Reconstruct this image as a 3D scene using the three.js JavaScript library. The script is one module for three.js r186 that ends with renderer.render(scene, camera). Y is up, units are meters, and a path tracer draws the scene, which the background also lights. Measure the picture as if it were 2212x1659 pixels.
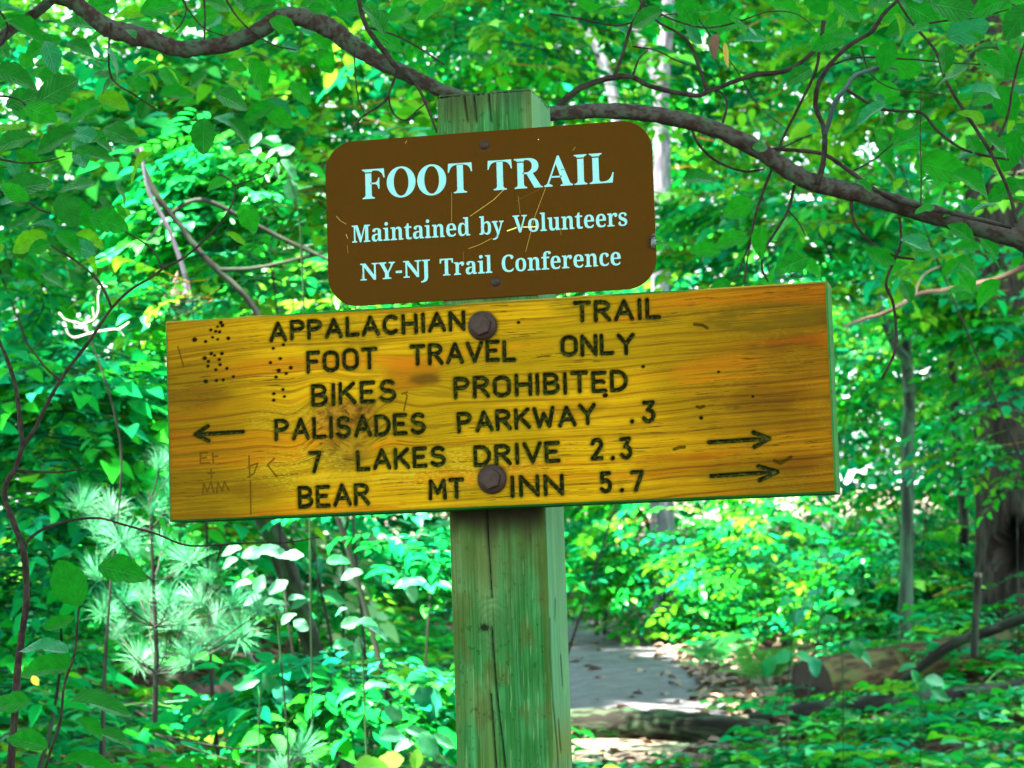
import * as THREE from 'three';
import { mergeGeometries } from 'three/addons/utils/BufferGeometryUtils.js';

// ---------------------------------------------------------------- camera, sky, sun, exposure
const EXPOSURE = 19, SUN = 5, SKY_STRENGTH = 0.42;
const scene = new THREE.Scene();
const camera = new THREE.PerspectiveCamera(16.92, 4 / 3, 0.1, 400);
camera.position.set(0.5105, 1.4503, 2.2687);
camera.rotation.set(0.0906, 0.2138, -0.0322, 'YXZ');
camera.focus = 2.26;
camera.userData.fStop = 24;
camera.updateMatrixWorld(true);

const TO_SUN = new THREE.Vector3(-0.30, 0.88, 0.30).normalize();
function skyTexture() {
  const W = 256, H = 128, d = new Float32Array(W * H * 4);
  for (let y = 0; y < H; y++) {
    const el = ((y + 0.5) / H - 0.5) * Math.PI, k = Math.max(0, Math.sin(el));
    for (let x = 0; x < W; x++) {
      const az = ((x + 0.5) / W - 0.5) * 2 * Math.PI;
      const v = new THREE.Vector3(Math.cos(el) * Math.cos(az), Math.sin(el), Math.cos(el) * Math.sin(az));
      const glow = Math.pow(Math.max(0, v.dot(TO_SUN)), 10) * 1.1, s = 1 + glow;
      const o = (y * W + x) * 4;
      d[o] = (0.98 - 0.42 * k) * s; d[o + 1] = (1.02 - 0.20 * k) * s; d[o + 2] = (1.10 + 0.12 * k) * s; d[o + 3] = 1;
      if (el < 0) { d[o] = 0.25; d[o + 1] = 0.3; d[o + 2] = 0.25; }
    }
  }
  const t = new THREE.DataTexture(d, W, H, THREE.RGBAFormat, THREE.FloatType);
  t.mapping = THREE.EquirectangularReflectionMapping; t.magFilter = THREE.LinearFilter; t.needsUpdate = true;
  return t;
}
scene.background = skyTexture();
scene.environment = scene.background;
scene.backgroundIntensity = SKY_STRENGTH;
scene.environmentIntensity = SKY_STRENGTH;
const sun = new THREE.DirectionalLight(new THREE.Color(1, 0.95, 0.85), SUN);
sun.name = 'sun';
sun.position.copy(TO_SUN).multiplyScalar(60).add(new THREE.Vector3(0, 0, -12));
sun.target.position.set(0, 0, -12);
sun.castShadow = true;
sun.shadow.mapSize.set(4096, 4096);
Object.assign(sun.shadow.camera, { left: -30, right: 30, top: 30, bottom: -30, near: 1, far: 140 });
scene.add(sun, sun.target);

const renderer = new THREE.WebGLRenderer({ antialias: true });
renderer.shadowMap.enabled = true;
renderer.toneMapping = THREE.LinearToneMapping;
renderer.toneMappingExposure = EXPOSURE;

// ---------------------------------------------------------------- helpers
function Rng(a) { return () => { a = (a + 0x6d2b79f5) | 0; let t = Math.imul(a ^ (a >>> 15), 1 | a); t = (t + Math.imul(t ^ (t >>> 7), 61 | t)) ^ t; return ((t ^ (t >>> 14)) >>> 0) / 4294967296; }; }
const V = (x, y, z) => new THREE.Vector3(x, y, z);
const clamp = (x, a = 0, b = 1) => Math.min(b, Math.max(a, x));
const sstep = (a, b, x) => { const t = clamp((x - a) / (b - a)); return t * t * (3 - 2 * t); };
const mix = (a, b, t) => a + (b - a) * t;
function hash(x, y) { let h = Math.imul(x | 0, 374761393) ^ Math.imul(y | 0, 668265263); h = Math.imul(h ^ (h >>> 13), 1274126177); return ((h ^ (h >>> 16)) >>> 0) / 4294967296; }
function noise(x, y) {
  const ix = Math.floor(x), iy = Math.floor(y), fx = x - ix, fy = y - iy, u = fx * fx * (3 - 2 * fx), v = fy * fy * (3 - 2 * fy);
  return mix(mix(hash(ix, iy), hash(ix + 1, iy), u), mix(hash(ix, iy + 1), hash(ix + 1, iy + 1), u), v);
}
function fbm(x, y, n = 4) { let s = 0, a = 0.5, t = 0; for (let i = 0; i < n; i++) { s += a * noise(x, y); t += a; x = x * 2.03 + 17.1; y = y * 2.03 + 9.7; a *= 0.5; } return s / t; }

// a point of the place, from where it is seen in the photograph (2212 pixels wide) and its distance along the view
const FPX = 10326.3 * 2212 / 4096;
function ray(x, y) { return V((x - 1106) / FPX, (829.5 - y) / FPX, -1).applyEuler(camera.rotation); }
function P(x, y, d) { return ray(x, y).multiplyScalar(d).add(camera.position); }

const taken = new Map();
function numbered(name) { const n = taken.get(name) ?? 0; taken.set(name, n + 1); return n ? name + '_' + String(n).padStart(3, '0') : name; }
function tag(o, label, category, group, kind) {
  if (label) o.userData.label = label;
  if (category) o.userData.category = category;
  if (group) o.userData.group = group;
  if (kind) o.userData.kind = kind;
  return o;
}
function thing(name, label, category, pos = V(0, 0, 0), group) {
  const g = new THREE.Group(); g.name = numbered(name); g.position.copy(pos); scene.add(g);
  return tag(g, label, category, group);
}
function part(name, geo, mat, parent, label) {
  const m = new THREE.Mesh(geo, mat); m.name = name; m.castShadow = m.receiveShadow = true; parent.add(m);
  if (label) m.userData.label = label;
  return m;
}
function geom(pos, idx, uv, col) {
  const g = new THREE.BufferGeometry();
  g.setAttribute('position', new THREE.Float32BufferAttribute(pos, 3));
  if (uv) g.setAttribute('uv', new THREE.Float32BufferAttribute(uv, 2));
  if (col) g.setAttribute('color', new THREE.Float32BufferAttribute(col, 3));
  g.setIndex(idx); g.computeVertexNormals();
  return g;
}
// a branch: a tube through points, radii along it, with lumps
function tube(pts, radii, { seg = 6, per = 4, lump = 0.12, seed = 1, closed = true, origin } = {}) {
  const curve = new THREE.CatmullRomCurve3(pts, false, 'centripetal'), n = Math.max(2, (pts.length - 1) * per);
  const pos = [], uv = [], idx = [], len = curve.getLength();
  let T = curve.getTangent(0), N = Math.abs(T.y) < 0.9 ? V(0, 1, 0) : V(1, 0, 0);
  for (let i = 0; i <= n; i++) {
    const t = i / n, p = curve.getPoint(t), Tn = curve.getTangent(t);
    N.sub(Tn.clone().multiplyScalar(N.dot(Tn))).normalize();
    const B = Tn.clone().cross(N), k = t * (radii.length - 1), a = Math.min(radii.length - 2, Math.floor(k)), r0 = mix(radii[a], radii[a + 1], k - a);
    for (let j = 0; j <= seg; j++) {
      const ph = j / seg * Math.PI * 2, jj = j % seg, r = r0 * (1 + lump * (2 * noise(i * 0.7 + seed * 7.3, jj * 1.3 + seed) - 1) + lump * 0.8 * (noise(i * 1.9 + seed, seed * 3.1) - 0.5));
      pos.push(p.x + (N.x * Math.cos(ph) + B.x * Math.sin(ph)) * r - (origin?.x ?? 0), p.y + (N.y * Math.cos(ph) + B.y * Math.sin(ph)) * r - (origin?.y ?? 0), p.z + (N.z * Math.cos(ph) + B.z * Math.sin(ph)) * r - (origin?.z ?? 0));
      uv.push(j / seg * 2 * Math.PI * radii[0], t * len);
    }
  }
  const w = seg + 1;
  for (let i = 0; i < n; i++) for (let j = 0; j < seg; j++) { const a = i * w + j; idx.push(a, a + 1, a + w, a + 1, a + w + 1, a + w); }
  if (closed) for (const [row, flip] of [[0, 1], [n, 0]]) {
    const c = pos.length / 3; let x = 0, y = 0, z = 0;
    for (let j = 0; j < seg; j++) { x += pos[(row * w + j) * 3]; y += pos[(row * w + j) * 3 + 1]; z += pos[(row * w + j) * 3 + 2]; }
    pos.push(x / seg, y / seg, z / seg); uv.push(0, row / n * len);
    for (let j = 0; j < seg; j++) flip ? idx.push(c, row * w + j + 1, row * w + j) : idx.push(c, row * w + j, row * w + j + 1);
  }
  return geom(pos, idx, uv);
}
// a leaf along +x with its upper side to +y
function leafGeo({ len = 1, wid = 0.55, rows = 4, cols = 1, fold = 0.16, curl = 0.2, twist = 0, peak = 0.42, tip = 1, wave = 0, seed = 0, petiole = 0 }) {
  const pos = [], uv = [], idx = [], w = 2 * cols + 1;
  for (let i = 0; i <= rows; i++) {
    const t = i / rows, q = t < peak ? t / peak * 0.5 : 0.5 + (t - peak) / (1 - peak) * 0.5;
    const half = 0.5 * wid * len * Math.pow(Math.max(0, Math.sin(Math.PI * q)), t < peak ? 0.62 : tip) + (i === 0 || i === rows ? 0.004 * len : 0);
    for (let j = -cols; j <= cols; j++) {
      const s = j / cols, a = twist * t, y0 = Math.abs(s) * half * fold * 2 - curl * len * t * t + wave * half * Math.sin(t * 9 + seed * 5 + s * 2) * Math.abs(s), z0 = s * half * (1 + (Math.abs(s) > 0.9 && cols > 1 ? 0.09 * (i % 2 - 0.5) + 0.05 * Math.sin(i * 1.7 + seed) : 0));
      pos.push(petiole + t * len * (1 - 0.12 * curl * t), y0 * Math.cos(a) - z0 * Math.sin(a), z0 * Math.cos(a) + y0 * Math.sin(a));
      uv.push(t, 0.5 + 0.5 * s);
    }
  }
  for (let i = 0; i < rows; i++) for (let j = 0; j < w - 1; j++) { const a = i * w + j; idx.push(a, a + 1, a + w, a + 1, a + w + 1, a + w); }
  return geom(pos, idx, uv);
}
function tinted(g, c) { const n = g.attributes.position.count, a = new Float32Array(n * 3); for (let i = 0; i < n; i++) a.set(c, i * 3); g.setAttribute('color', new THREE.BufferAttribute(a, 3)); return g; }
// a leafy twig along +x, about one unit long
function spray(seed, n = 9, size = 0.3, flat = 0.35, wid = 0.52) {
  const r = Rng(seed), list = [];
  const bend = (t) => V(t, 0.06 * Math.sin(t * 2.5 + seed) - 0.1 * t * t, 0.05 * Math.sin(t * 5 + seed));
  for (let i = 0; i < n; i++) {
    const t = i === n - 1 ? 0.95 : 0.14 + 0.8 * i / (n - 1), side = i % 2 ? 1 : -1, L = size * (0.7 + 0.5 * r()) * (i < 2 ? 0.75 : 1);
    const g = leafGeo({ len: L, wid: wid * (0.85 + 0.3 * r()), rows: 4, fold: 0.1 + 0.2 * r(), curl: 0.05 + 0.35 * r(), twist: (r() - 0.5) * 0.6, petiole: 0.03 });
    g.applyMatrix4(new THREE.Matrix4().makeRotationFromEuler(new THREE.Euler((r() - 0.5) * 2 * flat, -side * (i === n - 1 ? 0.1 : 0.7 + 0.5 * r()), (r() - 0.5) * 1.6 * flat, 'YZX')));
    const b = bend(t); g.translate(b.x, b.y, b.z);
    const k = 0.8 + 0.4 * r(); list.push(tinted(g, [k, k, k * (0.8 + 0.4 * r())]));
  }
  const tw = tube([bend(-0.25), bend(0.2), bend(0.6), bend(0.97)], [0.012, 0.009, 0.006, 0.003], { seg: 3, per: 1, lump: 0, closed: false });
  list.push(tinted(tw, [2.2, 0.45, 0.9]));
  return mergeGeometries(list);
}
function copies(name, geo, mat, list, parent, kind = 'stuff') {
  const m = new THREE.InstancedMesh(geo, mat, list.length); m.name = name; m.castShadow = m.receiveShadow = true;
  list.forEach(([p, q, s, c], i) => {
    m.setMatrixAt(i, new THREE.Matrix4().compose(p, q, s.isVector3 ? s : V(s, s, s)));
    if (c) m.setColorAt(i, c);
  });
  if (kind) m.userData.kind = kind;
  parent.add(m);
  return m;
}
const quat = (x, y, z, order = 'YZX') => new THREE.Quaternion().setFromEuler(new THREE.Euler(x, y, z, order));
const rgb = (r, g, b) => new THREE.Color().setRGB(r, g, b);
function dataTex(W, H, f, srgb = true, repeat = true) {
  const d = new Uint8Array(W * H * 4);
  for (let y = 0; y < H; y++) for (let x = 0; x < W; x++) { const c = f(x / W, y / H, x, y), o = (y * W + x) * 4; d[o] = clamp(c[0]) * 255; d[o + 1] = clamp(c[1]) * 255; d[o + 2] = clamp(c[2]) * 255; d[o + 3] = 255; }
  const t = new THREE.DataTexture(d, W, H, THREE.RGBAFormat); t.magFilter = THREE.LinearFilter;
  if (srgb) t.colorSpace = THREE.SRGBColorSpace;
  if (repeat) t.wrapS = t.wrapT = THREE.RepeatWrapping;
  t.needsUpdate = true;
  return t;
}
const srgb = (l) => (l <= 0.0031308 ? 12.92 * l : 1.055 * Math.pow(l, 1 / 2.4) - 0.055);
const toSrgb = (c) => c.map(srgb);
const mix3 = (a, b, t) => [mix(a[0], b[0], t), mix(a[1], b[1], t), mix(a[2], b[2], t)];

// ---------------------------------------------------------------- materials
const leafMat = (c, o = {}) => new THREE.MeshPhysicalMaterial({ color: rgb(...c), roughness: 0.9, transmission: 0.42, thickness: 0, ior: 1.35, specularIntensity: 0.4, side: THREE.DoubleSide, ...o });
const barkTex = (base, dark, seed, streak) => dataTex(256, 512, (u, v) => {
  const n = streak ? fbm(u * 14 + seed, v * 5, 5) : 0.55 * fbm(u * 12 + seed, v * 26, 4) + 0.45 * fbm(u * 40 + seed, v * 60, 3), l = fbm(u * 6 + 40 + seed, v * 8, 3), k = sstep(0.35, 0.65, n);
  return toSrgb(mix3(dark, mix3(base, [base[0] * 0.8, base[1] * 1.25, base[2] * 0.95], sstep(0.5, 0.65, l)), k));
});
const barkMat = (base, dark, seed, streak = true, scale = 6) => { const t = barkTex(base, dark, seed, streak); t.repeat.set(scale, scale / 2); return new THREE.MeshPhysicalMaterial({ map: t, bumpMap: t, bumpScale: 0.004, roughness: 0.9, specularIntensity: 0.2 }); };
const M = {
  spray: leafMat([1, 1, 1], { vertexColors: true, roughness: 1, specularIntensity: 0.04, transmission: 0.5 }),
  gloss: new THREE.MeshPhysicalMaterial({ color: 0xffffff, vertexColors: true, roughness: 0.4, specularIntensity: 0.55, side: THREE.DoubleSide, transmission: 0 }),
  limb: barkMat([0.034, 0.036, 0.026], [0.018, 0.011, 0.007], 1, false, 8),
  twig: barkMat([0.026, 0.018, 0.014], [0.010, 0.007, 0.005], 2, false, 10),
  blueBark: barkMat([0.04, 0.075, 0.065], [0.018, 0.03, 0.026], 3, true, 8),
  paleBark: barkMat([0.17, 0.16, 0.19], [0.07, 0.065, 0.08], 4, true, 3),
  deadWood: barkMat([0.15, 0.105, 0.085], [0.045, 0.028, 0.02], 5, true, 5),
  greyBark: barkMat([0.045, 0.085, 0.055], [0.018, 0.028, 0.02], 6, true, 3),
  darkBark: barkMat([0.028, 0.034, 0.024], [0.010, 0.010, 0.008], 7, true, 3),
  logBark: barkMat([0.075, 0.055, 0.022], [0.025, 0.017, 0.009], 8, true, 3),
};

// ---------------------------------------------------------------- the ground and the trail
function groundY(x, z) {
  const s = -z;
  const rise = 0.92 * sstep(0.2, 8.2, s) + Math.max(0, s - 7) * 0.072 - Math.max(0, s - 17) * 0.02;
  return rise + 0.05 * (fbm(x * 0.5 + 3, z * 0.5, 3) - 0.5) + 0.72 * sstep(0, -0.7, x + 0.55 + 0.2 * s) * sstep(1.2, 3.6, s) * sstep(11, 6, s);
}
function onGround(px, py, near = 4, far = 60) { const r = ray(px, py); let d = near; for (; d < far; d += 0.02) { const p = r.clone().multiplyScalar(d).add(camera.position); if (p.y <= groundY(p.x, p.z)) return p; } return r.multiplyScalar(far).add(camera.position); }
{
  const pos = [], uv = [], idx = [], xs = [], zs = [];
  for (let x = -60; x <= 60; x += Math.abs(x) < 9 ? 0.25 : 3) xs.push(x);
  for (let z = 14; z >= -120; z -= z > -26 && z < 3 ? 0.25 : 4) zs.push(z);
  for (const z of zs) for (const x of xs) { pos.push(x, groundY(x, z), z); uv.push(x / 4, z / 4); }
  const w = xs.length;
  for (let i = 0; i < zs.length - 1; i++) for (let j = 0; j < w - 1; j++) { const a = i * w + j; idx.push(a, a + 1, a + w, a + 1, a + w + 1, a + w); }
  const t = dataTex(1024, 1024, (u, v) => {
    const a = noise(u * 160, v * 160), b = fbm(u * 24, v * 24, 4), c = noise(u * 90 + 7, v * 70);
    let k = mix3([0.045, 0.03, 0.02], [0.16, 0.105, 0.065], sstep(0.3, 0.75, a * 0.6 + b * 0.5 - 0.05));
    if (c > 0.7) k = mix3(k, [0.26, 0.18, 0.12], (c - 0.7) * 2.4);
    k = mix3(k, [0.03, 0.075, 0.025], sstep(0.52, 0.68, fbm(u * 9 + 30, v * 9, 3)) * 0.6);
    return toSrgb(k);
  });
  const m = part('ground', geom(pos, idx, uv), new THREE.MeshStandardMaterial({ map: t, bumpMap: t, bumpScale: 0.03, roughness: 0.95 }), scene);
  tag(m, 'forest floor of brown leaf litter sloping up behind the signpost', null, null, 'structure');
}
let trailPts = [];
const onTrail = (x, z) => { let b = 99; for (const p of trailPts) b = Math.min(b, Math.hypot(p.x - x, p.z - z)); return b; };
{
  // the foot trail: from the right of the post's foot away behind the post
  const line = [[1300, 0, 10.1], [1285, 0, 10.7], [1270, 0, 11.4], [1250, 0, 12.6], [1200, 0, 15], [1150, 0, 19], [980, 0, 25], [850, 0, 31]];
  const pts = line.map(([x, , d]) => { const p = P(x, 1450, d); p.y = 0; return p; });
  const c = new THREE.CatmullRomCurve3(pts), n = 90, k = 14, pos = [], uv = [], idx = [];
  trailPts = c.getPoints(120);
  for (let i = 0; i <= n; i++) {
    const p = c.getPoint(i / n), t = c.getTangent(i / n), s = V(-t.z, 0, t.x).normalize();
    for (let j = 0; j <= k; j++) {
      const e = j / k * 2 - 1, w = (0.5 + 0.05 * Math.sin(i)) * sstep(-2, 12, i) + 0.3 * (fbm(i * 0.18 + (e < 0 ? 50 : 0), 3.3, 3) - 0.5) * 2, x = p.x + s.x * e * w, z = p.z + s.z * e * w;
      pos.push(x, groundY(x, z) + 0.006 + 0.02 * (1 - e * e), z); uv.push(e * w / 2, i / n * c.getLength() / 2);
    }
  }
  for (let i = 0; i < n; i++) for (let j = 0; j < k; j++) { const a = i * (k + 1) + j; idx.push(a, a + 1, a + k + 1, a + 1, a + k + 2, a + k + 1); }
  const t = dataTex(1024, 1024, (u, v) => { const b = fbm(u * 30, v * 30, 5), a = noise(u * 150, v * 150), e = Math.abs(((u * 2 + 1) % 2) - 1) * 1.0; let q = mix3([0.035, 0.034, 0.036], [0.09, 0.086, 0.10], sstep(0.25, 0.75, b)); q = mix3(q, [0.05, 0.035, 0.022], sstep(0.55, 0.8, fbm(u * 50 + 9, v * 50, 3)) * 0.7); if (a > 0.66) q = mix3(q, hash(Math.floor(u * 150), Math.floor(v * 150)) > 0.5 ? [0.11, 0.085, 0.065] : [0.03, 0.02, 0.014], (a - 0.66) * 2.6); return toSrgb(q); });
  const m = part('trail', geom(pos, idx, uv), new THREE.MeshStandardMaterial({ map: t, bumpMap: t, bumpScale: 0.035, roughness: 0.95, side: THREE.DoubleSide }), scene);
  tag(m, 'pale trodden earth footpath curving away behind the signpost', null, null, 'structure');
}

// ---------------------------------------------------------------- the signpost
const POST = 0.089, TOP = 1.547 + 0.384;
const post0 = thing('trail_signpost', 'square green-stained wooden post carrying a brown metal plate and a yellow routed board', 'signpost', V(0, 0, 0));
{
  // cracks of the front face: lists of (x in mm from the centre, y) and of the right side: (mm from the front, y)
  const toFront = (px, py) => { const r = ray(px, py), t = -camera.position.z / r.z; return [camera.position.x + r.x * t, camera.position.y + r.y * t]; };
  const toSide = (px, py) => { const r = ray(px, py), t = (POST / 2 - camera.position.x) / r.x; return [camera.position.z + r.z * t, camera.position.y + r.y * t]; };
  const frontCracks = [
    [[1055, 190], [1056, 215], [1061, 262]], [[1022, 200], [1026, 230], [1029, 262]], [[1002, 205], [1006, 235], [1010, 262]],
    [[1051, 1095], [1053, 1140], [1058, 1230], [1062, 1290]], [[1062, 1355], [1066, 1420], [1071, 1480], [1078, 1545], [1086, 1610], [1092, 1665]], [[1060, 1500], [1066, 1580], [1072, 1665]],
  ].map((l) => l.map(([x, y]) => toFront(x, y)));
  const sideCracks = [[[1188, 1340], [1190, 1420], [1195, 1520], [1203, 1600], [1207, 1660]], [[1212, 1420], [1216, 1480]], [[1207, 1560], [1212, 1620]], [[1199, 1335], [1200, 1300]]].map((l) => l.map(([x, y]) => toSide(x, y)));
  const knot = toFront(1064, 1352), scar = toFront(1046, 1357);
  const dist = (l, x, y) => { let best = 9; for (let i = 0; i < l.length - 1; i++) { const [ax, ay] = l[i], [bx, by] = l[i + 1], dx = bx - ax, dy = by - ay, t = clamp(((x - ax) * dx + (y - ay) * dy) / (dx * dx + dy * dy)); best = Math.min(best, Math.hypot(x - ax - dx * t, y - ay - dy * t)); } return best; };
  const crack = (side, u, y) => { let d = 9; for (const l of side ? sideCracks : frontCracks) d = Math.min(d, dist(l, u, y)); return Math.exp(-Math.pow(d / (side ? 0.0019 : 0.0008), 2)); };
  // the profile, walked round from the middle of the back
  const prof = [], R = 0.0035, h = POST / 2;
  const edge = (x0, z0, x1, z1, n) => { for (let i = 0; i < n; i++) prof.push([mix(x0, x1, i / n), mix(z0, z1, i / n)]); };
  const arc = (cx, cz, a0, n) => { for (let i = 0; i < n; i++) { const a = a0 + i / n * Math.PI / 2; prof.push([cx + R * Math.cos(a), cz + R * Math.sin(a)]); } };
  edge(h - R, -POST, -h + R, -POST, 4); for (let i = 0; i < 4; i++) { const a = -Math.PI / 2 - i / 4 * Math.PI / 2; prof.push([-h + R + R * Math.cos(a), -POST + R + R * Math.sin(a)]); }
  edge(-h, -POST + R, -h, -R, 8); for (let i = 0; i < 4; i++) { const a = Math.PI - i / 4 * Math.PI / 2; prof.push([-h + R + R * Math.cos(a), -R + R * Math.sin(a)]); }
  edge(-h + R, 0, h - R, 0, 76); for (let i = 0; i < 4; i++) { const a = Math.PI / 2 - i / 4 * Math.PI / 2; prof.push([h - R + R * Math.cos(a), -R + R * Math.sin(a)]); }
  edge(h, -R, h, -POST + R, 60); for (let i = 0; i < 4; i++) { const a = -i / 4 * Math.PI / 2; prof.push([h - R + R * Math.cos(a), -POST + R + R * Math.sin(a)]); }
  prof.push(prof[0].slice());
  const ys = []; for (let y = -0.3; y < 1.1; y += 0.1) ys.push(y); for (let y = 1.1; y < TOP; y += 0.0028) ys.push(y); ys.push(TOP - 0.003, TOP);
  const pos = [], uv = [], idx = [], w = prof.length, cz = -POST / 2;
  let along = [0]; for (let j = 1; j < w; j++) along.push(along[j - 1] + Math.hypot(prof[j][0] - prof[j - 1][0], prof[j][1] - prof[j - 1][1]));
  ys.forEach((y, i) => prof.forEach(([x, z], j) => {
    const front = z > -R && Math.abs(x) < h, side = x > h - 0.0005;
    let inn = 0.0004 * (fbm(along[j] * 300, y * 9, 3) - 0.5);
    if (front) { inn -= 0.003 * crack(false, x, y); const kd = Math.hypot(x - knot[0], (y - knot[1]) * 0.75); inn += 0.0008 * Math.exp(-Math.pow((kd - 0.011) / 0.004, 2)); inn -= 0.004 * Math.exp(-Math.pow(Math.hypot(x - scar[0], y - scar[1]) / 0.003, 2)); }
    if (side) inn -= 0.004 * crack(true, z, y);
    if (side && y < 1.33) inn -= 0.0025 * sstep(1.33, 1.31, y) * sstep(0.45, 0.6, fbm(z * 90, y * 6, 2));
    const lip = i === ys.length - 1 ? 0.003 : 0, nx = Math.abs(x) > h - 0.0005 ? Math.sign(x) : 0, nz = z > -0.0005 ? 1 : z < -POST + 0.0005 ? -1 : 0;
    const jag = i >= ys.length - 2 ? 0.0035 * (fbm(along[j] * 160, 5.5, 3) - 0.6) - 0.0035 * (front ? crack(false, x, TOP - 0.004) : 0) - 0.004 * sstep(-0.04, -POST, z) : 0;
    pos.push(x + nx * inn - Math.sign(x) * lip * 0.6, y + jag, z + nz * inn - (z > cz ? lip : -lip) * 0.6); uv.push(along[j], y);
  }));
  for (let i = 0; i < ys.length - 1; i++) for (let j = 0; j < w - 1; j++) { const a = i * w + j; idx.push(a, a + w, a + 1, a + 1, a + w, a + w + 1); }
  const c = pos.length / 3, top = (ys.length - 1) * w; pos.push(0, TOP - 0.002, cz); uv.push(0, TOP);
  for (let j = 0; j < w - 1; j++) idx.push(c, top + j + 1, top + j);
  const total = along[w - 1], y0 = 1.0, span = TOP + 0.02 - y0;
  for (let i = 0; i < uv.length; i += 2) { uv[i] /= total; uv[i + 1] = clamp((uv[i + 1] - y0) / span, 0, 1); }
  const a0 = along[prof.findIndex((q) => q[1] === 0)], a1 = along[prof.findIndex((q, j) => q[0] === h && j > 90)];
  const col = dataTex(1024, 2048, (u, v) => {
    const s = u * total, y = y0 + v * span, x = s - a0 - h + R, z = -(s - a1) - R, front = x > -h && x < h, side = !front && s >= a1;
    const g = fbm(s * 260 + 2 * fbm(s * 20, y * 6, 2), y * 5, 4), st = fbm(s * 900, y * 7, 2), blot = fbm(s * 55 + 9, y * 30, 4), wash = fbm(s * 30 + 4, y * 4, 3), spk = noise(s * 1500, y * 900);
    let k = mix3([0.020, 0.135, 0.030], [0.055, 0.30, 0.12], sstep(0.3, 0.7, g * 0.6 + blot * 0.4));
    k = mix3(k, [0.15, 0.33, 0.15], sstep(0.5, 0.7, wash) * 0.85);
    k = mix3(k, [0.10, 0.17, 0.045], sstep(0.5, 0.66, fbm(s * 22 + 60, y * 7, 3)) * 0.55);
    k = mix3(k, [0.02, 0.16, 0.035], sstep(0.52, 0.68, fbm(s * 40 + 20, y * 14, 4)) * 0.6);
    k = mix3(k, [0.07, 0.085, 0.015], sstep(0.53, 0.72, blot) * 0.55);
    k = mix3(k, [k[0] * 0.55, k[1] * 0.55, k[2] * 0.5], sstep(0.5, 0.75, st) * 0.6);
    k = mix3(k, [k[0] * 0.72, k[1] * 0.68, k[2] * 0.66], sstep(0.45, 0.7, fbm(s * 2600, y * 26, 2)) * 0.7); k = mix3(k, [0.16, 0.34, 0.17], sstep(0.66, 0.8, fbm(s * 700 + 5, y * 40, 3)) * 0.5);
    k = mix3(k, k.map((q) => q * 0.4), 0.55 * sstep(0.62, 0.74, fbm(s * 420 + 31, y * 3.5, 3)) * sstep(0.4, 0.6, noise(y * 14, s * 60)));
    k = mix3(k, k.map((q) => q * 0.45), 0.6 * sstep(0.7, 0.8, fbm(s * 240 + 7, y * 200, 3)));
    if (front) {
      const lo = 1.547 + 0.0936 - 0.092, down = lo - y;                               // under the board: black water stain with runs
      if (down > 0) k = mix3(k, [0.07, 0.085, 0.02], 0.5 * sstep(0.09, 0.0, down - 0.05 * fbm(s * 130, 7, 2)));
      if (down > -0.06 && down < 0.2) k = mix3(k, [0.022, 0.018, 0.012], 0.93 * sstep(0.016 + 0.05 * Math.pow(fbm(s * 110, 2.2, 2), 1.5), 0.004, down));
      if (y > TOP - 0.1) k = mix3(k, [0.035, 0.05, 0.03], 0.6 * sstep(TOP - 0.03, TOP, y + 0.02 * (fbm(s * 200, 1, 2) - 0.5)));
      const kd = Math.hypot(x - knot[0], (y - knot[1]) * 0.75); if (kd < 0.024) k = mix3(k, [0.05, 0.12, 0.045], 0.5 * (0.5 + 0.5 * Math.cos(kd * 1500 + 3 * fbm(x * 300, y * 300, 2))) * sstep(0.024, 0.015, kd));
      k = mix3(k, [0.012, 0.01, 0.008], 0.9 * sstep(0.0045, 0.002, Math.hypot((x - scar[0]) * 0.8, y - scar[1]) * (0.7 + 0.6 * spk)));
      k = mix3(k, [0.07, 0.11, 0.02], 0.6 * sstep(0.036, 0.0445, Math.abs(x)));
      k = mix3(k, [0.010, 0.009, 0.006], 0.96 * crack(false, x, y) * (0.6 + 0.4 * sstep(0.3, 0.5, noise(y * 160, 3)))); k = mix3(k, k.map((q) => q * 0.6), 0.4 * Math.pow(crack(false, x, y), 0.15));
      if (spk > 0.975 && noise(s * 300, y * 300) > 0.62) k = [0.01, 0.01, 0.01];
    } else if (side) {
      k = mix3(k, [0.085, 0.26, 0.16], 0.55);
      k = mix3(k, mix3([0.03, 0.12, 0.05], [0.12, 0.34, 0.15], st), y < 1.33 ? 0.6 : 0.15);
      k = mix3(k, [0.10, 0.15, 0.02], 0.8 * Math.exp(-Math.pow((y - 1.335) / 0.022, 2)));
      k = mix3(k, [0.010, 0.008, 0.006], 0.95 * Math.pow(crack(true, z, y), 0.5));
    }
    return toSrgb([k[0] * 0.5, k[1] * 0.50, k[2] * 0.35]);
  }, true, false);
  const pm = part('post', geom(pos, idx, uv), new THREE.MeshPhysicalMaterial({ map: col, bumpMap: col, bumpScale: 0.003, roughness: 0.85, specularIntensity: 0.15 }), post0, 'square weathered post stained green by algae, split by long cracks');
}

// the yellow board -------------------------------------------------
const BL = 0.6058, BH = 0.184, BT = 0.038;
const board = new THREE.Group(); board.name = 'routed_board'; board.position.set(0.0058, 1.547 + 0.0936, 0); board.rotation.z = 0.002; post0.add(board);
board.userData.label = 'yellow stained wooden board with dark routed trail directions';
const boardAt = (px, py) => { const r = ray(px, py), t = (BT - camera.position.z) / r.z; return [camera.position.x + r.x * t - 0.0058, camera.position.y + r.y * t - (1.547 + 0.0936)]; };
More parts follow.
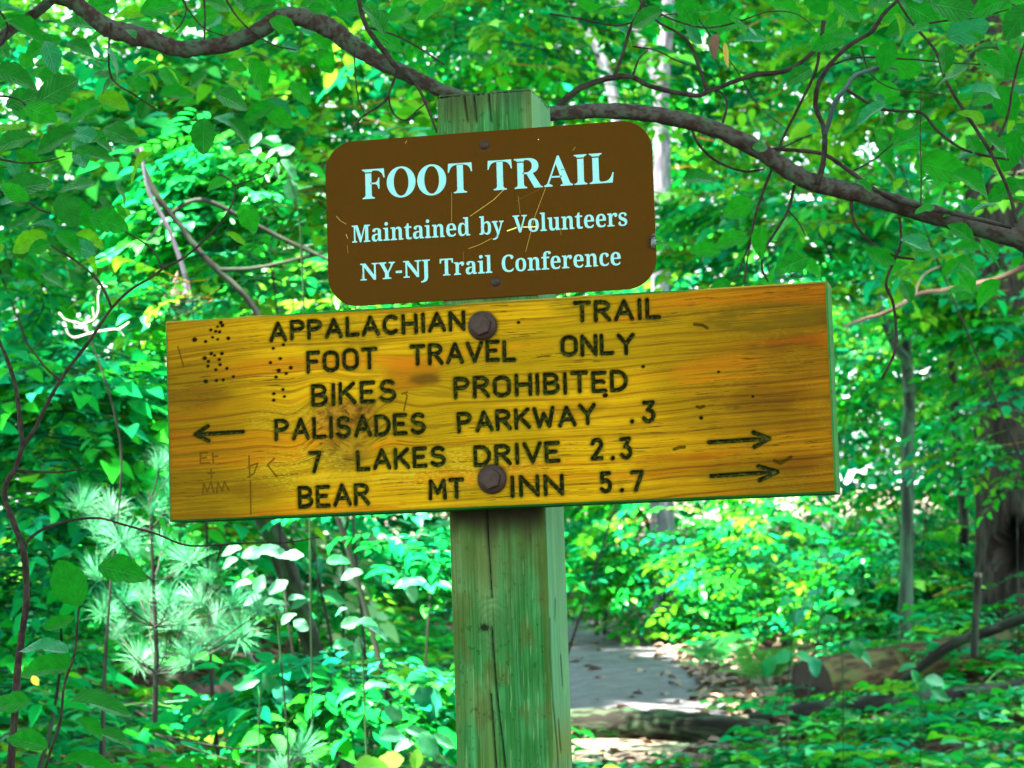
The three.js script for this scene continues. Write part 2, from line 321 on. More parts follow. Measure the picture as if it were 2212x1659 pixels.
// a router's alphabet: strokes in a box 1 high (y up), widths of their own
const arcPts = (cx, cy, rx, ry, a0, a1, n = 10) => Array.from({ length: n + 1 }, (_, i) => { const a = (a0 + (a1 - a0) * i / n) * Math.PI / 180; return [cx + rx * Math.cos(a), cy + ry * Math.sin(a)]; });
const GLYPH = {
  A: [0.62, [[0, 0], [0.31, 1], [0.62, 0]], [[0.11, 0.33], [0.51, 0.33]]],
  B: [0.5, [[0, 0], [0, 1], ...arcPts(0.24, 0.76, 0.22, 0.24, 90, -90, 8), [0, 0.52]], [[0.24, 0.52], ...arcPts(0.24, 0.26, 0.26, 0.26, 90, -90, 8), [0, 0]]],
  C: [0.55, arcPts(0.3, 0.5, 0.3, 0.5, 50, 310, 14)],
  D: [0.54, [[0, 0], [0, 1], [0.18, 1], ...arcPts(0.2, 0.5, 0.34, 0.5, 90, -90, 10), [0, 0]]],
  E: [0.46, [[0.46, 1], [0, 1], [0, 0], [0.46, 0]], [[0, 0.52], [0.36, 0.52]]],
  F: [0.46, [[0.46, 1], [0, 1], [0, 0]], [[0, 0.52], [0.36, 0.52]]],
  H: [0.54, [[0, 0], [0, 1]], [[0.54, 0], [0.54, 1]], [[0, 0.52], [0.54, 0.52]]],
  I: [0.04, [[0.02, 0], [0.02, 1]]],
  K: [0.54, [[0, 0], [0, 1]], [[0.5, 1], [0, 0.4]], [[0.17, 0.58], [0.54, 0]]],
  L: [0.44, [[0, 1], [0, 0], [0.44, 0]]],
  M: [0.66, [[0, 0], [0.04, 1], [0.33, 0.3], [0.62, 1], [0.66, 0]]],
  N: [0.56, [[0, 0], [0, 1], [0.56, 0], [0.56, 1]]],
  O: [0.56, [...arcPts(0.28, 0.72, 0.28, 0.28, 0, 180, 10), ...arcPts(0.28, 0.28, 0.28, 0.28, 180, 360, 10), [0.56, 0.72]]],
  P: [0.5, [[0, 0], [0, 1], [0.22, 1], ...arcPts(0.23, 0.75, 0.26, 0.25, 90, -90, 8), [0, 0.5]]],
  R: [0.52, [[0, 0], [0, 1], [0.22, 1], ...arcPts(0.23, 0.76, 0.26, 0.24, 90, -90, 8), [0, 0.52]], [[0.22, 0.52], [0.52, 0]]],
  S: [0.5, [...arcPts(0.26, 0.75, 0.23, 0.25, 35, 250, 10), ...arcPts(0.24, 0.26, 0.26, 0.26, 80, -150, 10)]],
  T: [0.54, [[0, 1], [0.54, 1]], [[0.27, 1], [0.27, 0]]],
  V: [0.6, [[0, 1], [0.3, 0], [0.6, 1]]],
  W: [0.78, [[0, 1], [0.18, 0], [0.39, 0.7], [0.6, 0], [0.78, 1]]],
  Y: [0.58, [[0, 1], [0.29, 0.5], [0.58, 1]], [[0.29, 0.5], [0.29, 0]]],
  2: [0.5, [...arcPts(0.25, 0.74, 0.25, 0.26, 165, -30, 10), [0, 0], [0.5, 0]]],
  3: [0.48, [[0.02, 1], [0.46, 1], [0.2, 0.6], ...arcPts(0.22, 0.3, 0.26, 0.3, 80, -150, 10)]],
  5: [0.48, [[0.44, 1], [0.04, 1], [0.02, 0.55], ...arcPts(0.22, 0.31, 0.26, 0.31, 110, -145, 10)]],
  7: [0.48, [[0, 1], [0.48, 1], [0.16, 0]]],
  '.': [0.03, [[0.01, 0.02], [0.02, 0.03]]],
};
const strokes = [];   // polylines on the board, metres from its centre
const addWord = (text, x0, y0, x1, y1, cap, gap = 0.27) => {
  const [ax, ay] = boardAt(x0, y0), [bx, by] = boardAt(x1, y1), [, ty] = boardAt((x0 + x1) / 2, (y0 + y1) / 2 - cap), hgt = (ty - (ay + by) / 2) - 0.0036, sw = 0.0018;
  const widths = [...text].map((c) => GLYPH[c][0]), sum = widths.reduce((s, v) => s + v, 0), room = Math.hypot(bx - ax, by - ay) - 2 * sw;
  const k = room / (sum + gap * (text.length - 1 || 1) * (text.length > 1 ? 1 : 0));
  const r = Rng(text.length * 77 + Math.round(x0)), dx = (bx - ax) / Math.hypot(bx - ax, by - ay), dy = (by - ay) / Math.hypot(bx - ax, by - ay);
  let s = sw;
  [...text].forEach((c, i) => {
    const jx = (r() - 0.5) * 0.0008, jy = (r() - 0.5) * 0.0009, hk = hgt * (1 + (r() - 0.5) * 0.04), lean = (r() - 0.5) * 0.04;
    for (const line of GLYPH[c].slice(1)) strokes.push(line.map(([gx, gy]) => { const u = s + gx * k + jx + lean * gy * 0.01; return [ax + dx * u - dy * gy * hk, ay + 0.0018 + dy * u + dx * gy * hk + jy]; }));
    s += (widths[i] + gap) * k;
  });
};
[['APPALACHIAN', 582, 738, 1006, 714, 44], ['TRAIL', 1238, 698, 1427, 691, 47], ['FOOT', 661, 806, 816, 797, 48], ['TRAVEL', 884, 790, 1116, 781, 47], ['ONLY', 1211, 773, 1372, 766, 47],
  ['BIKES', 671, 879, 856, 869, 49], ['PROHIBITED', 980, 862, 1357, 847, 48], ['PALISADES', 592, 953, 919, 938, 48], ['PARKWAY', 987, 938, 1288, 918, 46], ['3', 1386, 916, 1415, 915, 49], ['.', 1360, 917, 1370, 916, 47],
  ['7', 667, 1024, 696, 1022, 48], ['LAKES', 768, 1018, 963, 1009, 46], ['DRIVE', 1023, 1009, 1211, 999, 47], ['2', 1275, 997, 1303, 996, 49], ['.', 1318, 996, 1328, 995, 47], ['3', 1340, 995, 1367, 993, 49],
  ['BEAR', 642, 1098, 799, 1091, 49], ['MT', 924, 1081, 1003, 1078, 46], ['INN', 1101, 1076, 1218, 1072, 47], ['5', 1295, 1067, 1322, 1066, 48], ['.', 1337, 1065, 1347, 1065, 47], ['7', 1361, 1064, 1391, 1063, 48]].forEach((a) => addWord(...a));
const arrow = (tail, tip, h1, h2) => { strokes.push([boardAt(...tail), boardAt(...tip)]); strokes.push([boardAt(...h1), boardAt(...tip), boardAt(...h2)]); };
arrow([524, 932], [421, 938], [448, 920], [450, 951]); arrow([1531, 957], [1661, 949], [1627, 936], [1629, 967]); arrow([1536, 1030], [1678, 1021], [1638, 1009], [1640, 1039]);
const scratches = [   // thin marks scratched by hand
  [[876, 850], [879, 856], [872, 887]], [[868, 851], [879, 847]], [[432, 978], [432, 1000], [452, 999]], [[432, 978], [448, 977]], [[432, 989], [445, 988]], [[459, 978], [460, 999]], [[458, 986], [470, 985]], [[449, 1022], [462, 1021]], [[455, 1014], [456, 1030]],
  [[437, 1066], [439, 1044], [447, 1062], [455, 1041], [461, 1064]], [[467, 1064], [470, 1042], [479, 1060], [484, 1040], [493, 1058]], [[537, 985], [539, 1030]], [[535, 1008], [556, 1000], [548, 1022], [535, 1030]], [[592, 990], [577, 1004], [596, 1028]], [[540, 1040], [541, 1110]], [[384, 748], [396, 790]],
].map((l) => l.map((q) => boardAt(...q)));
const holes = [[477, 696, 3], [480, 702, 3], [470, 705, 2], [455, 712, 2.5], [466, 715, 2.5], [474, 716, 2.5], [459, 728, 2], [420, 733, 4], [444, 737, 2.5], [470, 732, 2], [493, 730, 3], [456, 763, 3], [463, 767, 2], [479, 763, 3], [442, 773, 3.5], [473, 776, 2.5], [450, 780, 2.5], [449, 790, 2.5], [475, 787, 2.5], [466, 798, 2.5], [490, 795, 2.5], [444, 823, 3.5], [467, 821, 2.5], [482, 820, 2.5], [504, 813, 2.5],
  [612, 744, 2.5], [590, 752, 2.5], [605, 774, 2.5], [584, 783, 2.5], [602, 800, 3.5], [628, 794, 3], [618, 806, 2.5], [596, 814, 2.5], [611, 841, 2.5], [591, 850, 2.5], [614, 856, 2], [591, 864, 2.5], [1389, 793, 2.5], [1307, 855, 4], [1304, 827, 2.5], [1120, 697, 2.5], [1514, 904, 3], [1552, 805, 2], [1626, 858, 2]].map(([x, y, r]) => [...boardAt(x, y), r / 2350]);
const gouges = [[[1455, 972], [1466, 968], [1478, 967]], [[1672, 997], [1684, 1003], [1700, 995], [1708, 989]], [[1500, 702], [1518, 704], [1527, 710]], [[1505, 880], [1512, 882], [1520, 879]]].map((l) => l.map((q) => boardAt(...q)));
function stroker(list, cell = 0.012) {
  const grid = new Map();
  for (const l of list) for (let i = 0; i < l.length - 1; i++) {
    const s = [...l[i], ...l[i + 1]], m = 0.007;
    for (let gx = Math.floor((Math.min(s[0], s[2]) - m) / cell); gx <= Math.floor((Math.max(s[0], s[2]) + m) / cell); gx++)
      for (let gy = Math.floor((Math.min(s[1], s[3]) - m) / cell); gy <= Math.floor((Math.max(s[1], s[3]) + m) / cell); gy++) { const key = gx * 4096 + gy; if (!grid.has(key)) grid.set(key, []); grid.get(key).push(s); }
  }
  return (x, y) => {
    const near = grid.get(Math.floor(x / cell) * 4096 + Math.floor(y / cell)); let best = 1;
    if (near) for (const [ax, ay, bx, by] of near) { const dx = bx - ax, dy = by - ay, t = clamp(((x - ax) * dx + (y - ay) * dy) / (dx * dx + dy * dy + 1e-12)); best = Math.min(best, Math.hypot(x - ax - dx * t, y - ay - dy * t)); }
    return best;
  };
}
const dLetter = stroker(strokes), dScratch = stroker(scratches), dGouge = stroker(gouges);
const dHole = (x, y) => { let b = 1; for (const [hx, hy, r] of holes) { const d = Math.hypot((x - hx) * 0.8, y - hy) - r; if (d < b) b = d; } return b; };
const [KX, KY] = boardAt(905, 815), [RX, RY] = boardAt(735, 905);
function grainAt(x, y) {      // the coordinate across the growth rings
  const r = Math.hypot((x - KX) / 0.045, (y - KY) / 0.02), r2 = Math.hypot((x - RX) / 0.05, (y - RY) / 0.03);
  return y - 0.035 * x + 0.012 * Math.exp(-r * r) * Math.tanh((y - KY) / 0.006) * 1.4 + 0.014 * Math.exp(-r2 * r2) * Math.sin((x - RX) * 90) + 0.006 * (fbm(x * 9, y * 20, 3) - 0.5) + 0.004 * Math.sin(x * 7);
}
{
  const groove = (x, y) => {
    const e = 0.00022 * (fbm(x * 900, y * 900, 2) - 0.5);
    let dz = -0.0036 * Math.sqrt(clamp(1 - Math.pow(Math.max(0, dLetter(x, y) + e) / 0.0018, 2)));
    const s = dScratch(x, y); if (s < 0.0012) dz -= 0.0005 * (1 - s / 0.0012);
    const g = dGouge(x, y); if (g < 0.0022) dz -= 0.0014 * (1 - g / 0.0022);
    const h = dHole(x, y); if (h < 0) dz -= 0.0015;
    return dz;
  };
  // front face as a fine sheet, then bevel and the other five faces
  const nx = 800, ny = 243, bev = 0.0016, pos = [], uv = [], idx = [], w = nx + 1, hx = BL / 2 - bev, hy = BH / 2 - bev;
  for (let i = 0; i <= ny; i++) for (let j = 0; j <= nx; j++) {
    const x = mix(-hx, hx, j / nx), y = mix(hy, -hy, i / ny), g = grainAt(x, y);
    pos.push(x, y, BT + groove(x, y) + 0.00028 * (fbm(g * 900, x * 14, 3) - 0.5)); uv.push(x / BL + 0.5, y / BH + 0.5);
  }
  for (let i = 0; i < ny; i++) for (let j = 0; j < nx; j++) { const a = i * w + j; idx.push(a, a + w, a + 1, a + 1, a + w, a + w + 1); }
  const front = geom(pos, idx, uv);
  const quads = [], quv = [], qi = [], ring = (sx, sy, z, jag) => [[-1, 1], [1, 1], [1, -1], [-1, -1]].map(([a, b]) => [a * sx, b * sy, z]);
  const strip = (A, B, n = 60) => { for (let k = 0; k < 4; k++) { const a = A[k], a2 = A[(k + 1) % 4], b = B[k], b2 = B[(k + 1) % 4], at = quads.length / 3;
    for (let i = 0; i <= n; i++) { const t = i / n, j = 0.0009 * (fbm(t * 40, k * 9.1, 3) - 0.5); for (const [p, q] of [[a, a2], [b, b2]]) { const x = mix(p[0], q[0], t), y = mix(p[1], q[1], t) + (k % 2 ? 0 : j), z = mix(p[2], q[2], t); quads.push(x, y, z); quv.push(clamp(x / BL + 0.5, 0.004, 0.996), clamp(y / BH + 0.5 + (z - BT) * 0.1, 0.01, 0.99)); } }
    for (let i = 0; i < n; i++) { const o = at + i * 2; qi.push(o, o + 2, o + 1, o + 1, o + 2, o + 3); } } };
  strip(ring(BL / 2, BH / 2, BT - bev), ring(hx, hy, BT + 0.0001));
  const bevel = geom(quads.slice(), qi.slice(), quv.slice());
  quads.length = quv.length = qi.length = 0;
  strip(ring(BL / 2, BH / 2, 0.0004), ring(BL / 2, BH / 2, BT - bev));
  const sides = geom(quads.slice(), qi.slice(), quv.slice());
  const back = new THREE.PlaneGeometry(BL, BH); back.rotateY(Math.PI); back.translate(0, 0, 0.0004);
  // paint and wood
  const TW = 2048, TH = 640;
  const [SX, SY] = boardAt(1650, 690), [OX, OY] = boardAt(1560, 800), [WX, WY] = boardAt(960, 1010), [QX, QY] = boardAt(760, 1000);
  const boltXY = [boardAt(1043, 704), boardAt(1063, 1035)];
  const map = dataTex(TW, TH, (u, v) => {
    const x = (u - 0.5) * BL, y = (v - 0.5) * BH, g = grainAt(x, y);
    const ring_ = 0.5 + 0.5 * Math.sin(g * 760 + 4 * fbm(x * 12, g * 90, 2)), fine = fbm(x * 26, g * 2200, 3), med = fbm(x * 7, g * 420, 4), big = fbm(x * 9 + 5, g * 38, 3), blot = fbm(x * 34, y * 60 + 8, 4), spk = noise(x * 2600, y * 2600);
    let k = mix3([0.44, 0.25, 0.004], [0.68, 0.42, 0.012], sstep(0.3, 0.7, med * 0.6 + big * 0.4));
    k = mix3(k, [0.38, 0.25, 0.004], sstep(0.46, 0.64, fbm(x * 8 + 40, y * 26, 3)) * 0.8);       // olive
    k = mix3(k, [0.60, 0.25, 0.006], sstep(0.58, 0.74, fbm(x * 6 + 80, g * 60, 3)) * 0.8);        // orange
    k = mix3(k, k.map((q, i) => q * [0.62, 0.55, 0.4][i]), sstep(0.72, 0.99, ring_) * 0.85 * sstep(0.25, 0.6, fbm(x * 5 + 11, g * 160, 2)));
    k = mix3(k, k.map((q, i) => q * [0.4, 0.33, 0.25][i]), sstep(0.52, 0.74, fine) * 0.5);
    // browner at both ends, more at the right, only partly stain
    const endL = sstep(-0.16, -0.3, x + 0.03 * (blot - 0.5)), endR = sstep(0.08, 0.28, x + 0.08 * (big - 0.5));
    k = mix3(k, k.map((q, i) => q * [0.5, 0.46, 0.3][i]), endL * 0.85); k = mix3(k, k.map((q, i) => q * [0.5, 0.36, 0.3][i]), endR * 0.9);
    k = mix3(k, [0.17, 0.10, 0.003], endL * 0.75 * sstep(0.05, -0.02, y) * sstep(0.4, 0.6, med));
    const spot = (cx, cy, rx, ry) => { const d = Math.hypot((x - cx) / rx, (y - cy) / ry) + 0.9 * (blot - 0.5) + 0.5 * (fine - 0.5); return sstep(1.05, 0.5, d); };
    k = mix3(k, [0.13, 0.085, 0.008], 0.9 * spot(SX, SY, 0.075, 0.018) * sstep(0.3, 0.5, fine * 0.5 + blot * 0.5));
    k = mix3(k, [0.11, 0.06, 0.006], 0.85 * spot(SX + 0.075, SY - 0.004, 0.034, 0.018));
    k = mix3(k, [0.48, 0.17, 0.012], 0.6 * spot(OX, OY, 0.06, 0.022) * sstep(0.3, 0.6, med)); for (const [bx, by, br] of [[1650, 860, 0.05], [1740, 1000, 0.04], [1480, 1010, 0.05], [1700, 740, 0.04], [1250, 880, 0.03], [420, 860, 0.04], [560, 1060, 0.035]]) { const [cx, cy] = boardAt(bx, by); k = mix3(k, k.map((q, i) => q * [0.55, 0.42, 0.4][i]), 0.5 * spot(cx, cy, br, br * 0.3)); }
    k = mix3(k, [0.36, 0.13, 0.008], 0.75 * spot(KX - 0.004, KY + 0.002, 0.036, 0.018)); k = mix3(k, [0.11, 0.06, 0.012], 0.85 * spot(KX + 0.006, KY - 0.002, 0.019, 0.008)); k = mix3(k, [0.58, 0.19, 0.012], 0.7 * spot(KX - 0.012, KY + 0.014, 0.022, 0.007));
    k = mix3(k, mix3([0.10, 0.045, 0.012], [0.40, 0.19, 0.07], sstep(0.3, 0.7, fbm(x * 140, y * 220, 4))), 0.92 * spot(RX + 0.006, RY + 0.004, 0.042, 0.018)); k = mix3(k, mix3([0.16, 0.085, 0.02], [0.34, 0.21, 0.05], sstep(0.3, 0.7, fbm(x * 90, y * 170, 4))), 0.85 * spot(RX + 0.004, RY - 0.03, 0.028, 0.03)); k = mix3(k, [0.05, 0.028, 0.01], 0.7 * sstep(0.66, 0.74, fbm(x * 120 + 4, g * 600, 3)) * (spot(RX, RY - 0.01, 0.05, 0.035)));
    const scuff = spot(WX + 0.01, WY, 0.09, 0.024) + 0.8 * spot(QX - 0.04, QY - 0.005, 0.06, 0.025) + 0.5 * spot(QX - 0.05, QY + 0.045, 0.05, 0.018) + 0.12 * endR * sstep(0.6, 0.7, blot);
    k = mix3(k, [0.62, 0.52, 0.18], clamp(scuff) * sstep(0.42, 0.75, fbm(x * 420, y * 1500, 4)) * 0.62);
    k = mix3(k, [0.75, 0.66, 0.3], clamp(scuff + 0.2) * sstep(0.82, 0.95, noise(x * 1500, y * 3000)) * sstep(0.5, 0.6, fbm(x * 120 + 3, y * 160, 2)) * 0.6);
    k = mix3(k, [0.07, 0.045, 0.008], 0.8 * sstep(0.73, 0.80, fbm(x * 60 + 70, g * 1500, 2)) * sstep(0.45, 0.6, fbm(x * 14 + 3, y * 40, 2)));
    for (const [cx, cy] of [boardAt(1240, 660), boardAt(1440, 690)]) k = mix3(k, [0.10, 0.075, 0.012], 0.6 * spot(cx, cy, 0.026, 0.006) * sstep(0.4, 0.55, fine));
    for (const [cx, cy] of boltXY) { const d = Math.hypot(x - cx, y - cy); k = mix3(k, [0.06, 0.045, 0.02], 0.85 * sstep(0.0165, 0.0115, d + 0.004 * (blot - 0.5))); }
    const dl = dLetter(x, y) + 0.0006 * (fbm(x * 700, y * 700, 2) - 0.5);
    k = mix3(k, [0.09, 0.075, 0.012], 0.42 * sstep(0.0046, 0.002, dl + 0.0035 * (fine - 0.5)));
    k = mix3(k, mix3([0.018, 0.023, 0.017], [0.075, 0.095, 0.075], sstep(0.45, 0.8, fbm(x * 500, y * 500, 3))), sstep(0.0021, 0.0015, dl));
    if (dl < 0.0018 && spk > 0.93) k = [0.2, 0.22, 0.2];
    k = mix3(k, [0.10, 0.05, 0.006], 0.8 * sstep(0.0012, 0.0004, dScratch(x, y))); k = mix3(k, [0.04, 0.03, 0.01], 0.85 * sstep(0.0018, 0.0008, dGouge(x, y)));
    const dh = dHole(x, y); k = mix3(k, [0.16, 0.08, 0.005], 0.6 * sstep(0.0016, 0, dh)); if (dh < 0.0001) k = [0.012, 0.012, 0.008];
    const rim = Math.min(BL / 2 - Math.abs(x), BH / 2 - Math.abs(y)); k = mix3(k, [0.16, 0.085, 0.006], 0.6 * sstep(0.004, 0.0005, rim + 0.002 * (blot - 0.5)));
    return toSrgb([k[0] * 0.455, k[1] * 0.44, k[2] * 0.06]);
  }, true, false);
  const wood = new THREE.MeshPhysicalMaterial({ map, roughness: 0.55, specularIntensity: 0.05 });
  part('board_face', front, wood, board);
  part('board_edge', mergeGeometries([bevel, sides, back.toNonIndexed() && back].map((q) => { const z = q.index ? q.toNonIndexed() : q; return z; })), new THREE.MeshPhysicalMaterial({ specularIntensity: 0.08, map: dataTex(256, 64, (u, v) => { const n = fbm(u * 30, v * 60, 4), a = fbm(u * 8, v * 8, 3); return toSrgb(mix3(mix3([0.006, 0.06, 0.008], [0.016, 0.10, 0.014], n), [0.16, 0.11, 0.01], sstep(0.45, 0.6, a) * sstep(0.1, 0, Math.abs(v - 1)) )); }, true, false), roughness: 0.8 }), board, 'mossy green sawn edge of the board');
  // the two lag bolts
  for (const [px, py] of [[1043, 704], [1063, 1035]]) {
    const [x, y] = boardAt(px, py);
    const washer = new THREE.LatheGeometry([[0.0001, 0], [0.0128, 0], [0.0131, 0.0012], [0.0122, 0.0034], [0.0098, 0.0048], [0.0086, 0.005]].map((q) => new THREE.Vector2(...q)), 40);
    const hexS = new THREE.Shape(); for (let i = 0; i < 6; i++) { const a = i * Math.PI / 3 + 0.3; hexS[i ? 'lineTo' : 'moveTo'](Math.cos(a) * 0.0082, Math.sin(a) * 0.0082); } hexS.closePath();
    const hex = new THREE.ExtrudeGeometry(hexS, { depth: 0.0042, bevelEnabled: true, bevelThickness: 0.0016, bevelSize: 0.0013, bevelSegments: 3 });
    washer.rotateX(Math.PI / 2); const rust = M.rust ??= new THREE.MeshPhysicalMaterial({ specularIntensity: 0.3, map: dataTex(128, 128, (u, v) => toSrgb(mix3([0.007, 0.004, 0.0025], [0.034, 0.019, 0.010], fbm(u * 12, v * 12, 4)))), roughness: 0.6 });
    M.rust.map.repeat.set(20, 20);
    const b = part('lag_bolt', washer, rust, board); b.position.set(x, y, BT + 0.0002);
    const hd = part('hex_head', hex, rust, b); hd.position.z = 0.0042;
  }
}
// the brown plate --------------------------------------------------
{
  const PW = 0.3048, PH = 0.1524, X0 = 0.0014, Y0 = 1.547 + 0.2699, ZF = 0.0022, a = 0.0023, rad = 0.0275;
  const g = new THREE.Group(); g.name = 'metal_plate'; g.position.set(X0, Y0, 0.0004); g.rotation.z = a; post0.add(g); g.userData.label = 'brown rounded metal plate with white lettering at the top of the post';
  const plateAt = (cx, cy) => { const r = ray(cx * 0.34178 + 691.2, cy * 0.34178 + 243), t = (ZF - camera.position.z) / r.z, x = camera.position.x + r.x * t - X0, y = camera.position.y + r.y * t - Y0; return [x * Math.cos(a) + y * Math.sin(a), y * Math.cos(a) - x * Math.sin(a)]; };
  const shape = new THREE.Shape(); const w = PW / 2, h = PH / 2;
  shape.moveTo(-w + rad, -h); shape.lineTo(w - rad, -h); shape.absarc(w - rad, -h + rad, rad, -Math.PI / 2, 0); shape.lineTo(w, h - rad); shape.absarc(w - rad, h - rad, rad, 0, Math.PI / 2); shape.lineTo(-w + rad, h); shape.absarc(-w + rad, h - rad, rad, Math.PI / 2, Math.PI); shape.lineTo(-w, -h + rad); shape.absarc(-w + rad, -h + rad, rad, Math.PI, 1.5 * Math.PI);
  const geo = new THREE.ExtrudeGeometry(shape, { depth: 0.0012, bevelEnabled: true, bevelThickness: 0.0003, bevelSize: 0.0003, bevelSegments: 2, curveSegments: 20 }); geo.translate(0, 0, 0.0003);
  const p = geo.attributes.position, uv = geo.attributes.uv; for (let i = 0; i < p.count; i++) uv.setXY(i, p.getX(i) / PW + 0.5, p.getY(i) / PH + 0.5);
  const CW = 2048, CH = 1024, cv = document.createElement('canvas'); cv.width = CW; cv.height = CH;
  const q = cv.getContext('2d'), K = CW / PW, px = ([x, y]) => [(x + PW / 2) * K, (PH / 2 - y) * K];
  const css = (c) => 'rgb(' + toSrgb(c).map((v) => Math.round(clamp(v) * 255)).join(',') + ')';
  q.fillStyle = css([0.039, 0.0172, 0.0008]); q.fillRect(0, 0, CW, CH);
  const rr = Rng(5);
  for (let i = 0; i < 2500; i++) { q.globalAlpha = 0.03; q.fillStyle = css(rr() < 0.5 ? [0.055, 0.028, 0.003] : [0.024, 0.010, 0.001]); const s = 6 + 60 * rr() * rr(); q.beginPath(); q.ellipse(rr() * CW, rr() * CH, s, s * 0.6, rr() * 3, 0, 7); q.fill(); }
  q.globalAlpha = 1;
  const white = css([0.145, 0.335, 0.30]);
  // capitals of the title, one unit high, thick and thin strokes with bracketed serifs
  const serif = (c, x0, x1, y, up, sx0, sx1) => { const d = up ? 1 : -1, t = 0.04; c.moveTo(sx0, y); c.lineTo(sx1, y); c.lineTo(sx1, y + d * t); c.quadraticCurveTo(x1 + 0.01, y + d * t * 1.2, x1, y + d * 0.14); c.lineTo(x0, y + d * 0.14); c.quadraticCurveTo(x0 - 0.01, y + d * t * 1.2, sx0, y + d * t); c.closePath(); };
  const stem = (c, x0, x1) => { c.rect(x0, 0.1, x1 - x0, 0.8); serif(c, x0, x1, 0, true, x0 - 0.11, x1 + 0.11); serif(c, x0, x1, 1, false, x0 - 0.11, x1 + 0.11); };
  const TITLE = {
    I: [0.46, (c) => stem(c, 0.12, 0.34)],
    L: [0.84, (c) => { stem(c, 0.12, 0.34); c.moveTo(0.2, 0); c.lineTo(0.8, 0); c.lineTo(0.84, 0.34); c.lineTo(0.795, 0.34); c.quadraticCurveTo(0.74, 0.07, 0.5, 0.055); c.lineTo(0.2, 0.055); c.closePath(); }],
    F: [0.82, (c) => { stem(c, 0.12, 0.34); c.moveTo(0.2, 1); c.lineTo(0.79, 1); c.lineTo(0.81, 0.69); c.lineTo(0.765, 0.69); c.quadraticCurveTo(0.72, 0.93, 0.5, 0.945); c.lineTo(0.2, 0.945); c.closePath(); c.moveTo(0.3, 0.54); c.lineTo(0.46, 0.54); c.quadraticCurveTo(0.56, 0.56, 0.58, 0.7); c.lineTo(0.62, 0.7); c.lineTo(0.62, 0.32); c.lineTo(0.58, 0.32); c.quadraticCurveTo(0.56, 0.47, 0.46, 0.487); c.lineTo(0.3, 0.487); c.closePath(); }],
    T: [0.86, (c) => { c.rect(0.32, 0.1, 0.22, 0.86); serif(c, 0.32, 0.54, 0, true, 0.2, 0.66); c.moveTo(0.02, 1); c.lineTo(0.84, 1); c.lineTo(0.86, 0.7); c.lineTo(0.815, 0.7); c.quadraticCurveTo(0.77, 0.93, 0.56, 0.945); c.lineTo(0.3, 0.945); c.quadraticCurveTo(0.09, 0.93, 0.045, 0.7); c.lineTo(0, 0.7); c.closePath(); }],
    O: [1.02, (c) => { c.ellipse(0.51, 0.5, 0.51, 0.525, 0, 0, 2 * Math.PI); c.moveTo(0.77, 0.5); c.ellipse(0.51, 0.5, 0.26, 0.465, 0, 2 * Math.PI, 0, true); c.closePath(); }],
    R: [0.98, (c) => { stem(c, 0.12, 0.34); c.moveTo(0.2, 1); c.lineTo(0.52, 1); c.bezierCurveTo(0.98, 1, 0.98, 0.46, 0.5, 0.475); c.lineTo(0.3, 0.475); c.lineTo(0.3, 0.53); c.lineTo(0.4, 0.53); c.bezierCurveTo(0.7, 0.52, 0.7, 0.95, 0.42, 0.945); c.lineTo(0.2, 0.945); c.closePath(); c.moveTo(0.42, 0.5); c.lineTo(0.65, 0.5); c.lineTo(0.93, 0.05); c.lineTo(0.99, 0.035); c.lineTo(0.99, 0); c.lineTo(0.7, 0); c.closePath(); }],
    A: [0.98, (c) => { c.moveTo(0.47, 1.02); c.lineTo(0.53, 1.02); c.lineTo(0.9, 0.09); c.lineTo(0.99, 0.04); c.lineTo(0.99, 0); c.lineTo(0.56, 0); c.lineTo(0.56, 0.04); c.lineTo(0.65, 0.06); c.lineTo(0.42, 0.74); c.lineTo(0.17, 0.1); c.lineTo(0.29, 0.04); c.lineTo(0.29, 0); c.lineTo(0, 0); c.lineTo(0, 0.04); c.lineTo(0.1, 0.09); c.closePath(); c.rect(0.25, 0.29, 0.36, 0.055); }],
  };
  const title = (text, x0, y0, x1, y1, cap) => {
    const [ax, ay] = px(plateAt(x0, y0)), [bx, by] = px(plateAt(x1, y1)), hh = cap, sum = [...text].reduce((s, c) => s + TITLE[c][0], 0) + 0.06 * (text.length - 1), kx = Math.hypot(bx - ax, by - ay) / sum;
    q.save(); q.translate(ax, ay); q.rotate(Math.atan2(by - ay, bx - ax)); q.fillStyle = white; let s = 0;
    for (const c of text) { q.save(); q.translate(s * kx, 0); q.scale(kx, -hh); q.beginPath(); TITLE[c][1](q); q.restore(); q.fill('nonzero'); s += TITLE[c][0] + 0.06; }
    q.restore();
  };
  const capOf = (n) => n * 0.34178 * K / 2372;
  title('FOOT', 268, 549, 966, 503, capOf(191)); title('TRAIL', 1062, 495, 1858, 442, capOf(191));
  const line = (text, x0, y0, x1, y1, cap, size = 0.714) => {
    const [ax, ay] = px(plateAt(x0, y0)), [bx, by] = px(plateAt(x1, y1)), fs = capOf(cap) / size;
    q.save(); q.translate(ax, ay); q.rotate(Math.atan2(by - ay, bx - ax)); q.font = 'bold ' + fs.toFixed(1) + 'px serif'; q.fillStyle = white;
    const m = q.measureText(text); q.scale(Math.hypot(bx - ax, by - ay) / m.width, 1); q.fillText(text, 0, 0); q.restore();
  };
  line('Maintained', 200, 823, 952, 776, 110); line('by', 1006, 773, 1162, 764, 110); line('Volunteers', 1220, 761, 1948, 713, 110);
  line('NY-NJ', 252, 1063, 700, 1035, 108); line('Trail', 757, 1033, 1092, 1013, 108); line('Conference', 1143, 1010, 1908, 963, 108);
  // scratches and chips in the paint
  q.lineCap = 'round';
